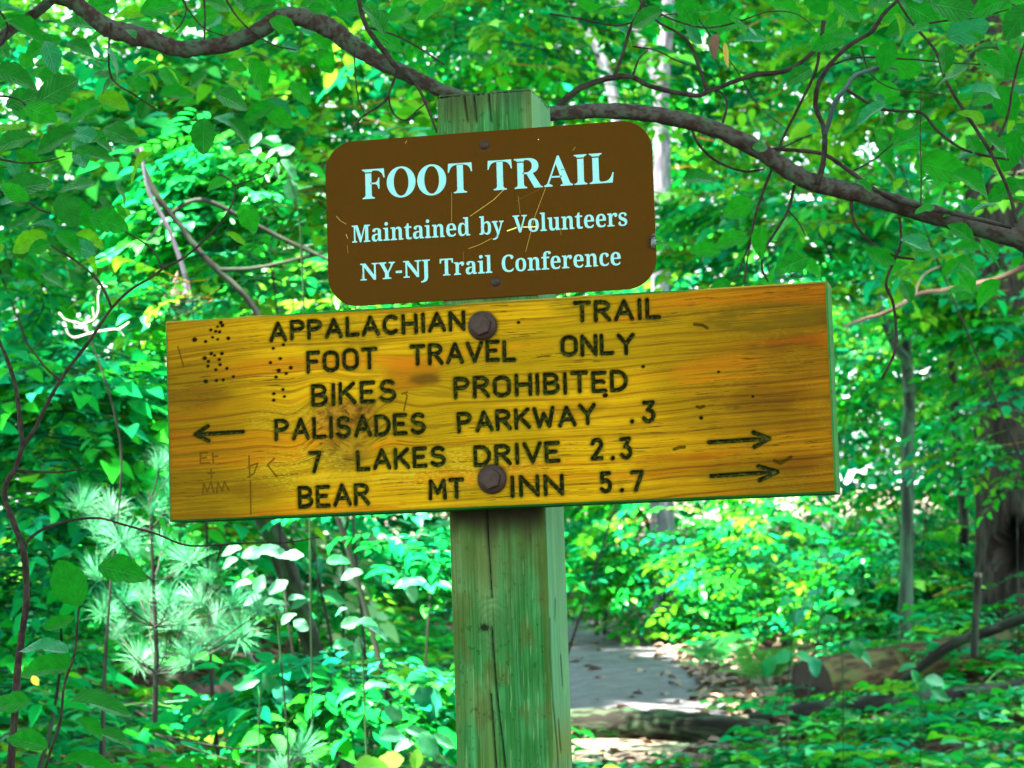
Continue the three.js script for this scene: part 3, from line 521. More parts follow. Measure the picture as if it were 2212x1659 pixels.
  const scratch = (pts, c, wd, al) => { q.globalAlpha = al; q.strokeStyle = css(c); q.lineWidth = wd; q.beginPath(); pts.forEach((t, i) => q[i ? 'lineTo' : 'moveTo'](...px(plateAt(...t)))); q.stroke(); q.globalAlpha = 1; };
  scratch([[1165, 485], [1100, 550], [950, 655]], [0.30, 0.22, 0.04], 4, 0.9); scratch([[1425, 480], [1360, 650], [1300, 880]], [0.24, 0.17, 0.03], 3.5, 0.85); scratch([[832, 505], [832, 690]], [0.24, 0.18, 0.05], 3, 0.7); scratch([[1253, 530], [1265, 640]], [0.24, 0.18, 0.05], 3, 0.6);
  scratch([[940, 860], [1010, 835], [1085, 795]], [0.26, 0.20, 0.03], 4, 0.8); scratch([[1185, 748], [1240, 728]], [0.5, 0.55, 0.15], 8, 0.9); scratch([[1285, 724], [1370, 722]], [0.62, 0.62, 0.2], 6, 0.9); scratch([[1515, 735], [1525, 775]], [0.2, 0.15, 0.05], 3, 0.6);
  scratch([[103, 655], [130, 685], [165, 705]], [0.4, 0.3, 0.12], 3, 0.7); scratch([[165, 770], [175, 795]], [0.4, 0.34, 0.15], 4, 0.7); scratch([[172, 840], [178, 890]], [0.25, 0.18, 0.05], 3, 0.6); scratch([[540, 195], [548, 180]], [0.3, 0.22, 0.06], 4, 0.8); scratch([[1598, 240], [1612, 220]], [0.25, 0.2, 0.06], 4, 0.6); scratch([[1525, 362], [1548, 358]], [0.06, 0.14, 0.06], 6, 1); scratch([[1380, 170], [1381, 171]], [0.7, 0.6, 0.5], 5, 1); scratch([[905, 880], [908, 940]], [0.2, 0.12, 0.04], 3, 0.5);
  scratch([[1240, 560], [1420, 470]], [0.15, 0.1, 0.02], 2, 0.5);
  scratch([[935, 1003], [950, 985], [965, 975]], [0.1, 0.12, 0.05], 4, 0.7); scratch([[262, 1060], [270, 1010]], [0.12, 0.12, 0.05], 7, 0.6); scratch([[1110, 790], [1130, 775]], [0.1, 0.1, 0.04], 5, 0.7);
  const stainAt = (x, y, s) => { const [sx, sy] = px(plateAt(x, y)); for (let i = 0; i < 30; i++) { q.globalAlpha = 0.06; q.fillStyle = css([0.03, 0.02, 0.008]); q.beginPath(); q.ellipse(sx + (rr() - 0.5) * s, sy + (rr() - 0.3) * s, s * (0.3 + 0.3 * rr()), s * (0.3 + 0.3 * rr()), 0, 0, 7); q.fill(); } q.globalAlpha = 1; };
  stainAt(1040, 210, 52); stainAt(1110, 1075, 58);
  const tex = new THREE.CanvasTexture(cv); tex.colorSpace = THREE.SRGBColorSpace;
  const grain = dataTex(256, 256, (u, v, x, y) => { const n = 0.5 + 0.3 * (hash(x, y) - 0.5) + 0.3 * (noise(u * 90, v * 90) - 0.5); return [n, n, n]; }, false); grain.repeat.set(5, 2.5);
  part('plate', geo, new THREE.MeshPhysicalMaterial({ map: tex, bumpMap: grain, bumpScale: 0.00012, roughness: 0.6, specularIntensity: 0.03 }), g);
  for (const [cx, cy] of [[1040, 205], [1110, 1070]]) {
    const [x, y] = plateAt(cx, cy);
    const head = new THREE.LatheGeometry([[0.0001, 0.0024], [0.0018, 0.0023], [0.0034, 0.0017], [0.0043, 0.0006], [0.0045, 0]].map((t) => new THREE.Vector2(...t)).reverse(), 24); head.rotateX(Math.PI / 2);
    const s = part('screw', head, M.rust, g); s.position.set(x, y, 0.0018);
    const slot = [0, Math.PI / 2].map((r) => { const b = new THREE.BoxGeometry(0.0042, 0.001, 0.0008); b.rotateZ(r + 0.4); return b; });
    const sl = part('screw_slot', mergeGeometries(slot), new THREE.MeshStandardMaterial({ color: rgb(0.008, 0.007, 0.006), roughness: 0.9 }), s); sl.position.z = 0.0023;
  }
  // a small insect that clings to the right edge of the plate
  const br = ray(1411, 523), at = br.multiplyScalar((0.005 - camera.position.z) / br.z).add(camera.position);
  const bug = thing('insect', 'tiny dark green insect clinging to right edge of the brown metal plate', 'insect', at);
  bug.rotation.z = -0.08;
  const bm = new THREE.MeshStandardMaterial({ color: rgb(0.015, 0.04, 0.022), roughness: 0.4 }), dm = new THREE.MeshStandardMaterial({ color: rgb(0.01, 0.01, 0.008), roughness: 0.5 });
  const body = new THREE.LatheGeometry([[0.0001, -0.006], [0.0016, -0.005], [0.0024, -0.0015], [0.0023, 0.002], [0.0014, 0.0045], [0.0001, 0.005]].map((t) => new THREE.Vector2(...t)), 14);
  part('body', body, bm, bug); const hd = part('head', new THREE.SphereGeometry(0.0019, 12, 8), dm, bug); hd.position.y = 0.0062;
  for (const s of [-1, 1]) for (const y of [-0.003, 0, 0.003]) part('leg', tube([V(s * 0.002, y, 0), V(s * 0.0042, y + 0.001, 0.001), V(s * 0.0052, y - 0.001, -0.002)], [0.0004, 0.0003, 0.0002], { seg: 4, per: 2, lump: 0 }), dm, bug);
}

// ---------------------------------------------------------------- the branches close behind the signpost
const veinTex = dataTex(256, 256, (u, v) => { const s = Math.abs(v - 0.5) * 2, mid = Math.exp(-Math.pow(s / 0.03, 2)), k = (u - s * 0.28) * 8, side = Math.exp(-Math.pow((k - Math.round(k)) / 0.1, 2)) * (s < 0.95 ? 1 : 0), n = 0.12 * noise(u * 60, v * 60); const h = 0.6 - 0.4 * mid - 0.25 * side + n; return [h, h, h]; }, false);
const leafCol = dataTex(256, 256, (u, v) => { const s = Math.abs(v - 0.5) * 2, mid = Math.exp(-Math.pow(s / 0.025, 2)), k = (u - s * 0.28) * 8, side = Math.exp(-Math.pow((k - Math.round(k)) / 0.07, 2)); const b = 0.6 + 0.4 * fbm(u * 8, v * 8, 3) + 0.3 * mid + 0.18 * side; return [clamp(b * (0.9 + 0.4 * mid)), clamp(b), clamp(b * 0.9)]; }, false);
const nearLeafMats = [[0.006, 0.20, 0.008], [0.012, 0.26, 0.008], [0.004, 0.17, 0.045], [0.10, 0.34, 0.006], [0.003, 0.14, 0.006]].map((c, i) => leafMat(c, { map: leafCol, bumpMap: veinTex, bumpScale: 0.002, roughness: 0.8, transmission: [0.6, 0.65, 0.4, 0.65, 0.5][i], specularIntensity: [0.12, 0.1, 0.5, 0.1, 0.3][i] }));
const nearLeaves = [0, 1, 2, 3, 4].map((s) => leafGeo({ len: 1, wid: [0.62, 0.52, 0.7, 0.48, 0.58][s], rows: 16, cols: 3, fold: [0.16, 0.28, 0.1, 0.34, 0.2][s], curl: [0.2, 0.38, 0.12, 0.5, 0.28][s], twist: [0.1, -0.3, 0.2, 0.4, -0.1][s], peak: 0.46, tip: 0.72, wave: 0.12, seed: s, petiole: 0.02 }));
// one leaf: centre in the photograph, length in its pixels, direction on the picture (degrees, 0 = to the right, 90 = up), how far its face turns from the viewer
function addLeaf(tree, px, py, d, sizePx, dir, face, mat, variant, roll = 0) {
  const L = 0.86 * sizePx / FPX * d, a = dir * Math.PI / 180;
  const X = V(Math.cos(a), Math.sin(a), roll * 0.6).applyEuler(camera.rotation).normalize(), toCam = V(0, 0, 1).applyEuler(camera.rotation), up = V(0, 1, 0);
  let Y = toCam.multiplyScalar(Math.cos(face)).add(up.multiplyScalar(Math.sin(face))); Y.sub(X.clone().multiplyScalar(Y.dot(X))).normalize();
  const Z = X.clone().cross(Y), m = part('leaf', nearLeaves[variant % 5], nearLeafMats[mat % nearLeafMats.length], tree), c = P(px, py, d).sub(X.clone().multiplyScalar(L * 0.5));
  m.matrixAutoUpdate = true; m.quaternion.setFromRotationMatrix(new THREE.Matrix4().makeBasis(X, Y, Z)); m.scale.setScalar(L); m.position.copy(c).sub(tree.position);
  return m;
}
function addBranch(tree, name, list, radii, mat, opt = {}) {   // list of [x, y, distance]; radii in photograph pixels at that distance
  const pts = list.map((q) => P(...q)), k = list[Math.floor(list.length / 2)][2] / FPX;
  return part(name, tube(pts, radii.map((r) => r * k), { seg: radii[0] > 8 ? 14 : 6, per: radii[0] > 8 ? 8 : 5, lump: radii[0] > 8 ? 0.13 : 0.16, origin: tree.position, seed: Math.abs(list[0][0] % 31) + 1, ...opt }), mat, tree);
}
const flat = (d, ...xy) => { const l = []; for (let i = 0; i < xy.length; i += 2) l.push([xy[i], xy[i + 1], d]); return l; };
function scatterLeaves(tree, seed, n, box, dRange, size, mats, keep = () => true) {
  const r = Rng(seed);
  for (let i = 0; i < n; i++) {
    let x, y; do { x = mix(box[0], box[2], r()); y = mix(box[1], box[3], r()); } while (!keep(x, y, r()));
    addLeaf(tree, x, y, mix(dRange[0], dRange[1], r()), mix(size[0], size[1], r()), (r() < 0.5 ? 0 : 180) + (r() - 0.65) * 110, 0.15 + 1.15 * r(), mats[Math.floor(r() * mats.length)], Math.floor(r() * 5), (r() - 0.5) * 1.4);
  }
}
{
  const base = P(2420, 900, 3.05); base.y = groundY(base.x, base.z);
  const t = thing('overhanging_tree', 'small understory tree whose dark limb sweeps in from the right behind the brown plate', 'tree', base);
  const D = 2.95;
  const trunkTop = P(2330, 560, 3.05);
  part('trunk', tube([base, base.clone().lerp(trunkTop, 0.5).add(V(0.05, 0, 0.02)), trunkTop, trunkTop.clone().add(V(0.02, 0.7, 0)), trunkTop.clone().add(V(-0.05, 1.6, 0.1))], [0.05, 0.038, 0.03, 0.02, 0.012], { seg: 14, per: 8, origin: base, seed: 3 }), M.limb, t);
  addBranch(t, 'limb', [[2330, 575, 3.05], [2212, 521, 3.02], [2100, 487, 3], [1990, 457, 2.98], [1900, 430, 2.96], [1830, 412, 2.95], [1760, 396, 2.94], [1700, 365, 2.93], [1640, 325, 2.92], [1560, 285, 2.9], [1470, 258, 2.88], [1370, 243, 2.86], [1290, 239, 2.85], [1230, 243, 2.84], [1150, 246, 2.84], [1080, 240, 2.84]], [23, 22, 21, 20, 20, 19, 18, 16, 15, 13], M.limb);
  const tw = (r, ...xy) => addBranch(t, 'twig', flat(D, ...xy), r, M.twig);
  tw([8, 7, 6, 5.5, 5, 5, 6, 4.5, 4, 4.5], 1190, 251, 1244, 196, 1327, 167, 1368, 167, 1396, 183, 1466, 201, 1512, 206, 1528, 199, 1581, 178, 1628, 162, 1697, 153, 1743, 125, 1767, 97, 1776, 70, 1779, 44);
  tw([4.5, 4, 3, 2.5, 2], 1528, 199, 1512, 153, 1489, 93, 1461, 69, 1419, 46, 1387, 9, 1370, -30);
  tw([4.5, 4, 4, 3], 1327, 167, 1345, 116, 1364, 56, 1385, 14, 1400, -30);
  tw([3, 2, 1.5], 1366, 166, 1373, 145, 1382, 125, 1400, 108);
  tw([3, 3, 2.5], 1540, 195, 1558, 200, 1570, 222, 1566, 250, 1557, 275);
  addBranch(t, 'branch', flat(2.93, 1765, 400, 1778, 352, 1780, 278, 1762, 231, 1767, 185, 1790, 143, 1836, 97, 1882, 69, 1910, 28, 1935, 5, 1960, -30), [7.5, 6, 5.5, 5.5, 5.5, 5, 5, 5, 5, 4, 3], M.twig);
  addBranch(t, 'branch', flat(2.9, 1783, 290, 1804, 222, 1827, 190, 1850, 162, 1878, 152, 1901, 143, 1940, 150), [5, 5.5, 5.5, 5, 4.5, 4, 2], M.blueBark);
  tw([3.8, 3.6, 3.4, 3.2, 3.2, 3, 2.4], 1829, 194, 1859, 213, 1905, 236, 1975, 241, 1993, 245, 2021, 278, 2067, 315, 2114, 333, 2180, 345);
  tw([4.5, 4, 3.8, 3.5, 3, 2.8, 2.4], 2196, 482, 2183, 426, 2142, 333, 2095, 259, 2044, 176, 2021, 111, 1975, 56, 1938, 0, 1925, -30);
  tw([3.5, 3, 2.5, 2], 2142, 324, 2174, 259, 2188, 185, 2206, 116, 2225, 60);
  tw([3.5, 3.5, 3, 3, 2.5, 2, 1.5], 1770, 110, 1762, 153, 1734, 213, 1688, 306, 1660, 384, 1632, 463, 1619, 523, 1586, 611);
  tw([2.6, 2.4, 2, 1.8], 1688, 306, 1676, 345, 1652, 400, 1628, 486, 1607, 611);
  tw([3.5, 3, 2.5, 2], 1716, 400, 1702, 454, 1679, 495, 1651, 542, 1646, 579, 1660, 610);
  tw([2, 1.6, 1.3], 1703, 455, 1725, 480, 1740, 510);
  tw([3.5, 3, 3, 2.5], 1838, 425, 1842, 470, 1855, 495, 1892, 532, 1938, 555, 1975, 560);
  tw([3.6, 3.5, 3.5, 3.2, 3, 3, 2.5], 1943, 470, 1946, 523, 1929, 569, 1914, 614, 1930, 658, 1934, 755, 1920, 790, 1905, 818);
  tw([3.5, 4.5, 5, 5, 4.5, 4.2, 4], 2185, 492, 2067, 464, 1998, 449, 1910, 421, 1836, 370, 1790, 338, 1762, 329, 1651, 324, 1640, 330);
  tw([3, 3, 2.5, 2], 1489, 250, 1503, 301, 1540, 343, 1605, 370, 1651, 366);
  tw([2.5, 2, 1.5], 1651, 324, 1690, 318, 1730, 300, 1755, 290);
  tw([2.2, 2, 1.6, 1.2], 1188, 30, 1250, 40, 1330, 55, 1380, 45, 1440, 32, 1500, 28);
  tw([2.4, 2, 1.6, 1.2], 1387, 9, 1460, 45, 1530, 60, 1600, 45, 1660, 25, 1720, 30, 1760, 60);
  tw([2.2, 1.8, 1.4], 1975, 56, 2040, 45, 2110, 38, 2180, 20);
  tw([2.4, 2, 1.4], 1790, 143, 1850, 125, 1960, 128, 2050, 135, 2130, 140);
  tw([1.8, 1.5, 1.2], 1366, 100, 1420, 110, 1460, 130, 1510, 150, 1545, 175);
  tw([1.8, 1.5, 1.1], 1840, 370, 1880, 350, 1930, 310, 1955, 290);
  tw([1.8, 1.5, 1.1], 1860, 100, 1880, 160, 1925, 190, 1990, 200, 2040, 205);
  tw([1.6, 1.3, 1], 1989, 440, 1990, 380, 1988, 300, 1990, 180);
  tw([1.6, 1.3, 1], 1500, 30, 1560, 110, 1590, 150, 1640, 230, 1700, 280);
  // leaves that the photograph lets one pick out
  const L = [[1558, 51, 95, 10, .5, 0, 0], [1595, 449, 88, 200, .3, 1, 2], [1947, 60, 95, 30, .4, 0, 1], [1868, 88, 88, 160, .6, 1, 3], [1952, 143, 100, 350, .3, 1, 2], [1790, 93, 90, 190, .5, 0, 0], [2090, 65, 115, 20, .3, 2, 2], [2044, 125, 80, 280, .4, 4, 1], [2142, 139, 100, 330, .5, 0, 0], [2132, 194, 95, 10, .9, 2, 3], [2040, 362, 140, 350, .4, 1, 0], [2105, 392, 125, 340, .5, 0, 1], [2174, 222, 100, 300, .4, 0, 2], [2197, 46, 110, 230, .4, 4, 0], [1396, 37, 95, 200, .5, 4, 1], [1484, 18, 95, 300, .4, 0, 0], [1711, 569, 95, 200, .5, 0, 2], [1750, 575, 90, 340, .6, 1, 1], [1581, 518, 90, 190, .6, 1, 0], [1993, 28, 100, 330, .5, 0, 2], [2183, 324, 110, 250, .5, 0, 0], [1640, 520, 85, 260, .4, 1, 3], [1925, 30, 90, 180, .3, 1, 0], [1880, 240, 90, 200, .9, 2, 1], [2095, 330, 110, 170, .9, 2, 3], [1985, 525, 100, 350, .7, 2, 1], [2170, 410, 105, 200, .6, 0, 1], [1915, 120, 85, 250, .4, 0, 0], [1700, 20, 90, 340, .6, 1, 2], [1620, 80, 80, 20, .8, 2, 3], [1830, 20, 95, 330, .5, 0, 0], [2060, 15, 120, 350, .4, 4, 2], [2140, 10, 110, 200, .5, 0, 0]];
  for (const [x, y, s, dir, face, m, v] of L) addLeaf(t, x, y, D + 0.12 * Math.sin(x * 7.7), s, dir, face, m, v, 0.3 * Math.sin(x * 3.1));
  scatterLeaves(t, 71, 165, [1230, -60, 2300, 640], [2.8, 3.6], [38, 95], [0, 0, 1, 1, 2, 3, 4], (x, y, r) => (y < 90 || x > 1880 ? r < 0.8 : r < 0.10) && !(x < 1420 && y > 100));
  // two withered leaves that hang from the twig
  const dry = new THREE.MeshPhysicalMaterial({ color: rgb(0.085, 0.045, 0.02), roughness: 0.9, transmission: 0.2, side: THREE.DoubleSide }), yel = new THREE.MeshPhysicalMaterial({ color: rgb(0.36, 0.26, 0.03), roughness: 0.9, transmission: 0.35, side: THREE.DoubleSide });
  for (const [x, y, s, m, dir, lb] of [[1542, 97, 62, dry, 258, 'withered brown curled leaf'], [1568, 116, 62, yel, 275, 'yellowed narrow curled leaf']]) { const l = addLeaf(t, x, y, D - 0.02, s, dir, 0.3, 0, 3, 0.4); l.material = m; l.userData.label = lb; l.scale.z *= m === yel ? 0.45 : 0.9; }
}
{
  const base = P(-260, 900, 3.1); base.y = groundY(base.x, base.z);
  const t = thing('leaning_tree', 'small understory tree whose mottled limb arches in from the upper left to the post', 'tree', base), D = 2.85;
  const top = P(-200, 60, 3.0);
  part('trunk', tube([base, base.clone().lerp(top, 0.5).add(V(-0.03, 0, 0.05)), top, top.clone().add(V(0.05, 0.9, 0)), top.clone().add(V(-0.05, 2, 0.1))], [0.05, 0.04, 0.03, 0.02, 0.01], { seg: 14, per: 8, origin: base, seed: 5 }), M.limb, t);
  addBranch(t, 'limb', flat(D, -190, 100, -60, -10, 60, -25, 150, 0, 190, 27, 230, 58, 280, 74, 330, 87, 390, 106, 440, 103, 500, 92, 560, 66, 600, 40, 640, 36, 680, 45, 720, 66, 760, 97, 800, 122, 860, 152, 905, 172, 960, 198, 1040, 220), [20, 20, 20, 18, 18, 20, 22, 20, 18, 17, 18, 18, 19, 20, 22, 21, 20, 18, 17, 16, 15, 14], M.limb);
  addBranch(t, 'branch', flat(D + 0.05, -40, 130, 0, 84, 50, 47, 100, 10, 140, -30), [13, 13, 12, 11, 10], M.limb);
  const tw = (r, ...xy) => addBranch(t, 'twig', flat(D - 0.03, ...xy), r, M.twig);
  tw([5, 5.5, 6, 5.5, 3.6, 3, 2.6], 770, -20, 793, 60, 830, 110, 858, 148, 900, 185, 920, 225, 944, 288);
  tw([3, 3, 2.5, 2], 858, 150, 845, 190, 830, 220, 780, 255, 762, 280);
  tw([2, 2, 1.8, 1.5], 838, 205, 850, 245, 875, 260, 905, 235, 930, 215);
  tw([3, 2.5, 2.2, 2, 1.8], 240, 50, 235, 110, 242, 170, 290, 205, 345, 240);
  tw([2.5, 2.3, 2], 440, -20, 443, 30, 441, 85);
  tw([2.5, 2, 1.6, 1.3], 380, -20, 402, 15, 395, 45, 375, 70);
  tw([2.5, 2, 1.8, 1.4], 480, -15, 515, 40, 560, 80, 600, 100, 640, 108);
  tw([2, 1.8, 1.5, 1.3], 402, 15, 440, 60, 490, 80);
  tw([2.5, 2.2, 1.8], 800, 60, 850, 75, 900, 100, 960, 140);
  tw([1.8, 1.6, 1.3], 765, 110, 768, 160, 775, 215, 790, 250);
  tw([2.5, 2.2, 1.8, 1.5], -20, 205, 40, 215, 75, 245, 130, 240);
  tw([2.5, 2.2, 1.8, 1.5], -20, 340, 50, 352, 90, 350, 140, 338);
  tw([2.5, 2, 1.6], -20, 410, 40, 425, 90, 455, 110, 460);
  tw([3, 2.5, 2], -20, 0, 15, 50, 12, 80, -10, 110);
  const L = [[351, 93, 90, 40, .5, 1, 0], [610, 54, 72, 340, .5, 1, 2], [507, 142, 62, 350, .5, 1, 0], [561, 161, 100, 300, .4, 1, 1], [439, 293, 95, 265, .2, 4, 2], [312, 229, 75, 250, .4, 4, 1], [146, 454, 95, 300, .4, 4, 2], [234, 478, 105, 345, .4, 0, 0], [63, 522, 100, 200, .4, 3, 0], [122, 195, 120, 30, .5, 4, 2], [29, 303, 100, 190, .5, 4, 0], [195, 327, 105, 10, 1.0, 4, 3], [29, 161, 120, 350, .4, 4, 1], [830, 78, 110, 330, .6, 0, 0], [342, 15, 100, 20, .5, 0, 0], [210, 15, 105, 190, .5, 0, 2], [49, 215, 100, 20, .5, 4, 0], [698, 93, 80, 330, .5, 1, 1], [703, 132, 70, 300, .4, 1, 2], [60, 60, 120, 340, .6, 0, 1], [440, 40, 90, 200, .6, 1, 2], [120, 300, 115, 200, .6, 4, 1], [260, 290, 100, 340, .6, 4, 0], [60, 400, 120, 20, .6, 4, 0], [180, 240, 105, 200, .6, 0, 0], [560, 10, 90, 180, .6, 1, 1], [930, 20, 90, 200, .6, 1, 0], [760, 20, 85, 20, .5, 0, 0], [300, 150, 85, 200, .7, 0, 3], [500, 215, 95, 340, .6, 4, 0], [560, 240, 90, 200, .5, 0, 1], [380, 200, 90, 10, .6, 0, 3], [150, 520, 90, 330, .5, 0, 1], [650, 200, 75, 320, .5, 1, 0], [90, 100, 110, 200, .6, 0, 0], [520, 280, 85, 320, .6, 4, 1]];
  for (const [x, y, s, dir, face, m, v] of L) addLeaf(t, x, y, D + 0.15 * Math.sin(x * 7.7), s, dir, face, m, v, 0.3 * Math.sin(x * 3.1));
  scatterLeaves(t, 72, 200, [-120, -60, 960, 620], [2.7, 3.7], [38, 95], [0, 0, 1, 4, 4, 2, 3], (x, y, r) => (x < 300 || y < 60 ? r < 0.85 : x < 640 && y < 330 ? r < 0.35 : r < 0.03) && !(x > 640 && y > 200));
}
{
  const base = P(23, 1900, 2.75); base.y = groundY(base.x, base.z);
  const t = thing('forked_sapling', 'thin bare dark sapling with a Y fork along the left edge', 'sapling', base), D = 2.75;
  addBranch(t, 'stem', flat(D, 10, 2000, 20, 1780, 23, 1659, 34, 1522, 38, 1446, 46, 1381, 57, 1293, 50, 1186, 31, 1133, 10, 1072, 13, 1046, 36, 1004, 49, 962), [9, 9, 8.5, 8.5, 8, 7.5, 7.5, 7, 6.5, 6, 6, 5.5, 5.5], M.twig);
  addBranch(t, 'branch', flat(D, 49, 966, 41, 887, 33, 832, 16, 779, 3, 747, -20, 690), [6, 5.5, 5, 4.5, 4, 3], M.twig);
  addBranch(t, 'branch', flat(D, 49, 966, 75, 926, 98, 880, 130, 822, 163, 776, 195, 734, 212, 708, 241, 666, 277, 630, 325, 600, 351, 581, 390, 561, 439, 522, 488, 464, 505, 430, 510, 400), [5, 4.6, 4.2, 4, 3.8, 3.6, 3.4, 3.2, 3, 2.8, 2.6, 2.4, 2.2, 2, 1.6], M.twig);
  addBranch(t, 'branch', flat(D, 50, 1188, 61, 1167, 99, 1140, 153, 1125, 210, 1119, 267, 1133, 339, 1154, 400, 1177, 477, 1177, 540, 1173, 620, 1172, 690, 1160), [4.5, 3.8, 3.2, 2.8, 2.6, 2.4, 2.2, 2.1, 2, 1.8, 1.6, 1.2], M.twig);
  const tw = (r, ...xy) => addBranch(t, 'twig', flat(D, ...xy), r, M.twig);
  tw([3.5, 3, 2.5, 2], 241, 666, 228, 633, 212, 607, 180, 575, 110, 530); tw([3, 2.5, 2, 1.5], 33, 1017, 98, 1020, 137, 1019, 182, 1012); tw([2.5, 2, 1.5], 130, 822, 100, 795, 72, 760, 57, 740); tw([2, 1.6, 1.2], 505, 402, 540, 390, 575, 375, 590, 355); tw([2, 1.6, 1.2], 510, 402, 490, 385, 470, 372); tw([2, 2, 1.6], 351, 581, 330, 540, 270, 500);
  tw([2, 2, 1.6], 478, 1177, 474, 1195, 468, 1215);
}
{
  const base = P(99, 1830, 2.45); base.y = groundY(base.x, base.z);
  const t = thing('broadleaf_seedling', 'upright seedling with broad dark leaves one above another at lower left', 'plant', base), D = 2.45;
  addBranch(t, 'stem', flat(D, 85, 2200, 92, 1800, 99, 1659, 130, 1560, 139, 1480, 162, 1407, 172, 1308, 183, 1285), [3.6, 3.6, 3.4, 3.2, 3, 2.8, 2.4, 1.8], M.twig);
  for (const [x, y, s, dir, face, m, v, roll] of [[150, 1260, 130, 115, .15, 0, 2, 0], [262, 1232, 130, 352, .7, 0, 0, .3], [95, 1398, 140, 170, 1.15, 2, 0, -.4], [100, 1440, 150, 175, .9, 0, 1, 0], [213, 1512, 150, 5, 1.15, 4, 3, .2], [190, 1642, 145, 8, 1.2, 0, 3, .2], [200, 1570, 80, 330, .6, 0, 1, 0], [60, 1600, 110, 160, .8, 0, 0, 0], [250, 1590, 100, 350, .9, 4, 1, 0], [20, 1520, 110, 185, .8, 0, 2, 0], [125, 1345, 80, 25, .5, 0, 3, 0]]) addLeaf(t, x, y, D + 0.05 * Math.sin(y), s, dir, face, m, v, roll);
  const y = addLeaf(t, 76, 1470, D - 0.05, 30, 300, 0.2, 3, 2); y.material = new THREE.MeshPhysicalMaterial({ color: rgb(0.5, 0.42, 0.03), roughness: 0.9, transmission: 0.3, side: THREE.DoubleSide }); y.userData.label = 'small yellow leaf';
}

// ---------------------------------------------------------------- sprays of leaves, the sun's gaps, and the woods
const SPRAYS = [spray(11), spray(12, 11, 0.26), spray(13, 8, 0.34, 0.5), spray(14, 10, 0.28, 0.2)];
const CANOPY_SPRAYS = [spray(21, 17, 0.26, 0.5), spray(22, 15, 0.28, 0.6)];
// palettes: linear base colours of leaves
const PAL = {
  deep: [[0.002, 0.15, 0.020], [0.002, 0.19, 0.010], [0.003, 0.165, 0.045]],
  mid: [[0.004, 0.24, 0.024], [0.003, 0.23, 0.046], [0.014, 0.27, 0.012]],
  blue: [[0.003, 0.22, 0.060], [0.004, 0.24, 0.088], [0.003, 0.22, 0.04]],
  lime: [[0.06, 0.31, 0.010], [0.11, 0.35, 0.014], [0.014, 0.27, 0.016]],
  pale: [[0.22, 0.40, 0.20], [0.15, 0.36, 0.14], [0.30, 0.46, 0.28]],
};
const pick = (pal, r) => { const c = pal[Math.floor(r() * pal.length)], k = 0.75 + 0.5 * r(); return rgb(c[0] * k, c[1] * k, c[2] * k * (0.8 + 0.4 * r())); };
// holes in the canopy: what the sun reaches, [x, y in the photograph, distance, radius in metres]
const SUNNY = [[330, 1330, 4.8, 0.4], [470, 1360, 4.8, 0.3], [250, 1140, 4.8, 0.22], [560, 1260, 4.7, 0.2], [1450, 1200, 14, 0.5], [1480, 1512, 11, 0.04], [1432, 200, 15.5, 0.8], [1300, 200, 16, 0.5], [600, 350, 5.2, 0.2], [200, 700, 4.6, 0.28], [392, 620, 6, 0.06], [330, 460, 6, 0.25], [1800, 1500, 11.5, 0.12], [900, 1610, 4.7, 0.22], [790, 1350, 4.8, 0.16], [900, 1130, 9, 0.4], [1680, 1440, 13, 0.4], [2180, 590, 7, 0.4], [1560, 1180, 14, 0.5], [100, 200, 9, 0.5], [490, 410, 6.8, 0.4], [420, 120, 10, 0.6], [700, 250, 10, 0.5], [1600, 1120, 14, 0.6], [1850, 1240, 13.4, 0.3]];
const H0 = 10.5, lifted = (x, y, d) => { const p = P(x, y, d); return p.addScaledVector(TO_SUN, (H0 - p.y) / TO_SUN.y); };
const SHADY = [[-3, 3, 3.4, 2.6], [-3, 3, 3.4, 2.6], [-3, 2.4, 3.4, 2], [-2, 3.5, 3.4, 2.6], [-4.5, 3.4, 2.6, 2.4], ...[[1380, 1640, 9, 2.2, 1.8], [1600, 1620, 9.3, 2.2, 1.8], [2190, 1000, 13, 1.6, 1.6], [1950, 800, 12.5, 1.3, 1.2], [500, 1640, 5.2, 1.4, 1.2], [1350, 1520, 11.5, 2, 1.6], [1350, 1500, 11.2, 1.8, 1.4], [1400, 1580, 10, 1.8, 1.4], [1290, 1440, 14, 2.2, 2], [2190, 800, 13, 1.8, 1.8], [2190, 1200, 13, 1.4, 1.4]].map(([x, y, d, w, h]) => { const p = lifted(x, y, d); return [p.x, p.z, w, h]; })];  // thick canopy patches added to shade the sign, trail and trunks
const gaps = SUNNY.map(([x, y, d, r]) => { const p = P(x, y, d); return [p.addScaledVector(TO_SUN, (H0 - p.y) / TO_SUN.y), r]; });
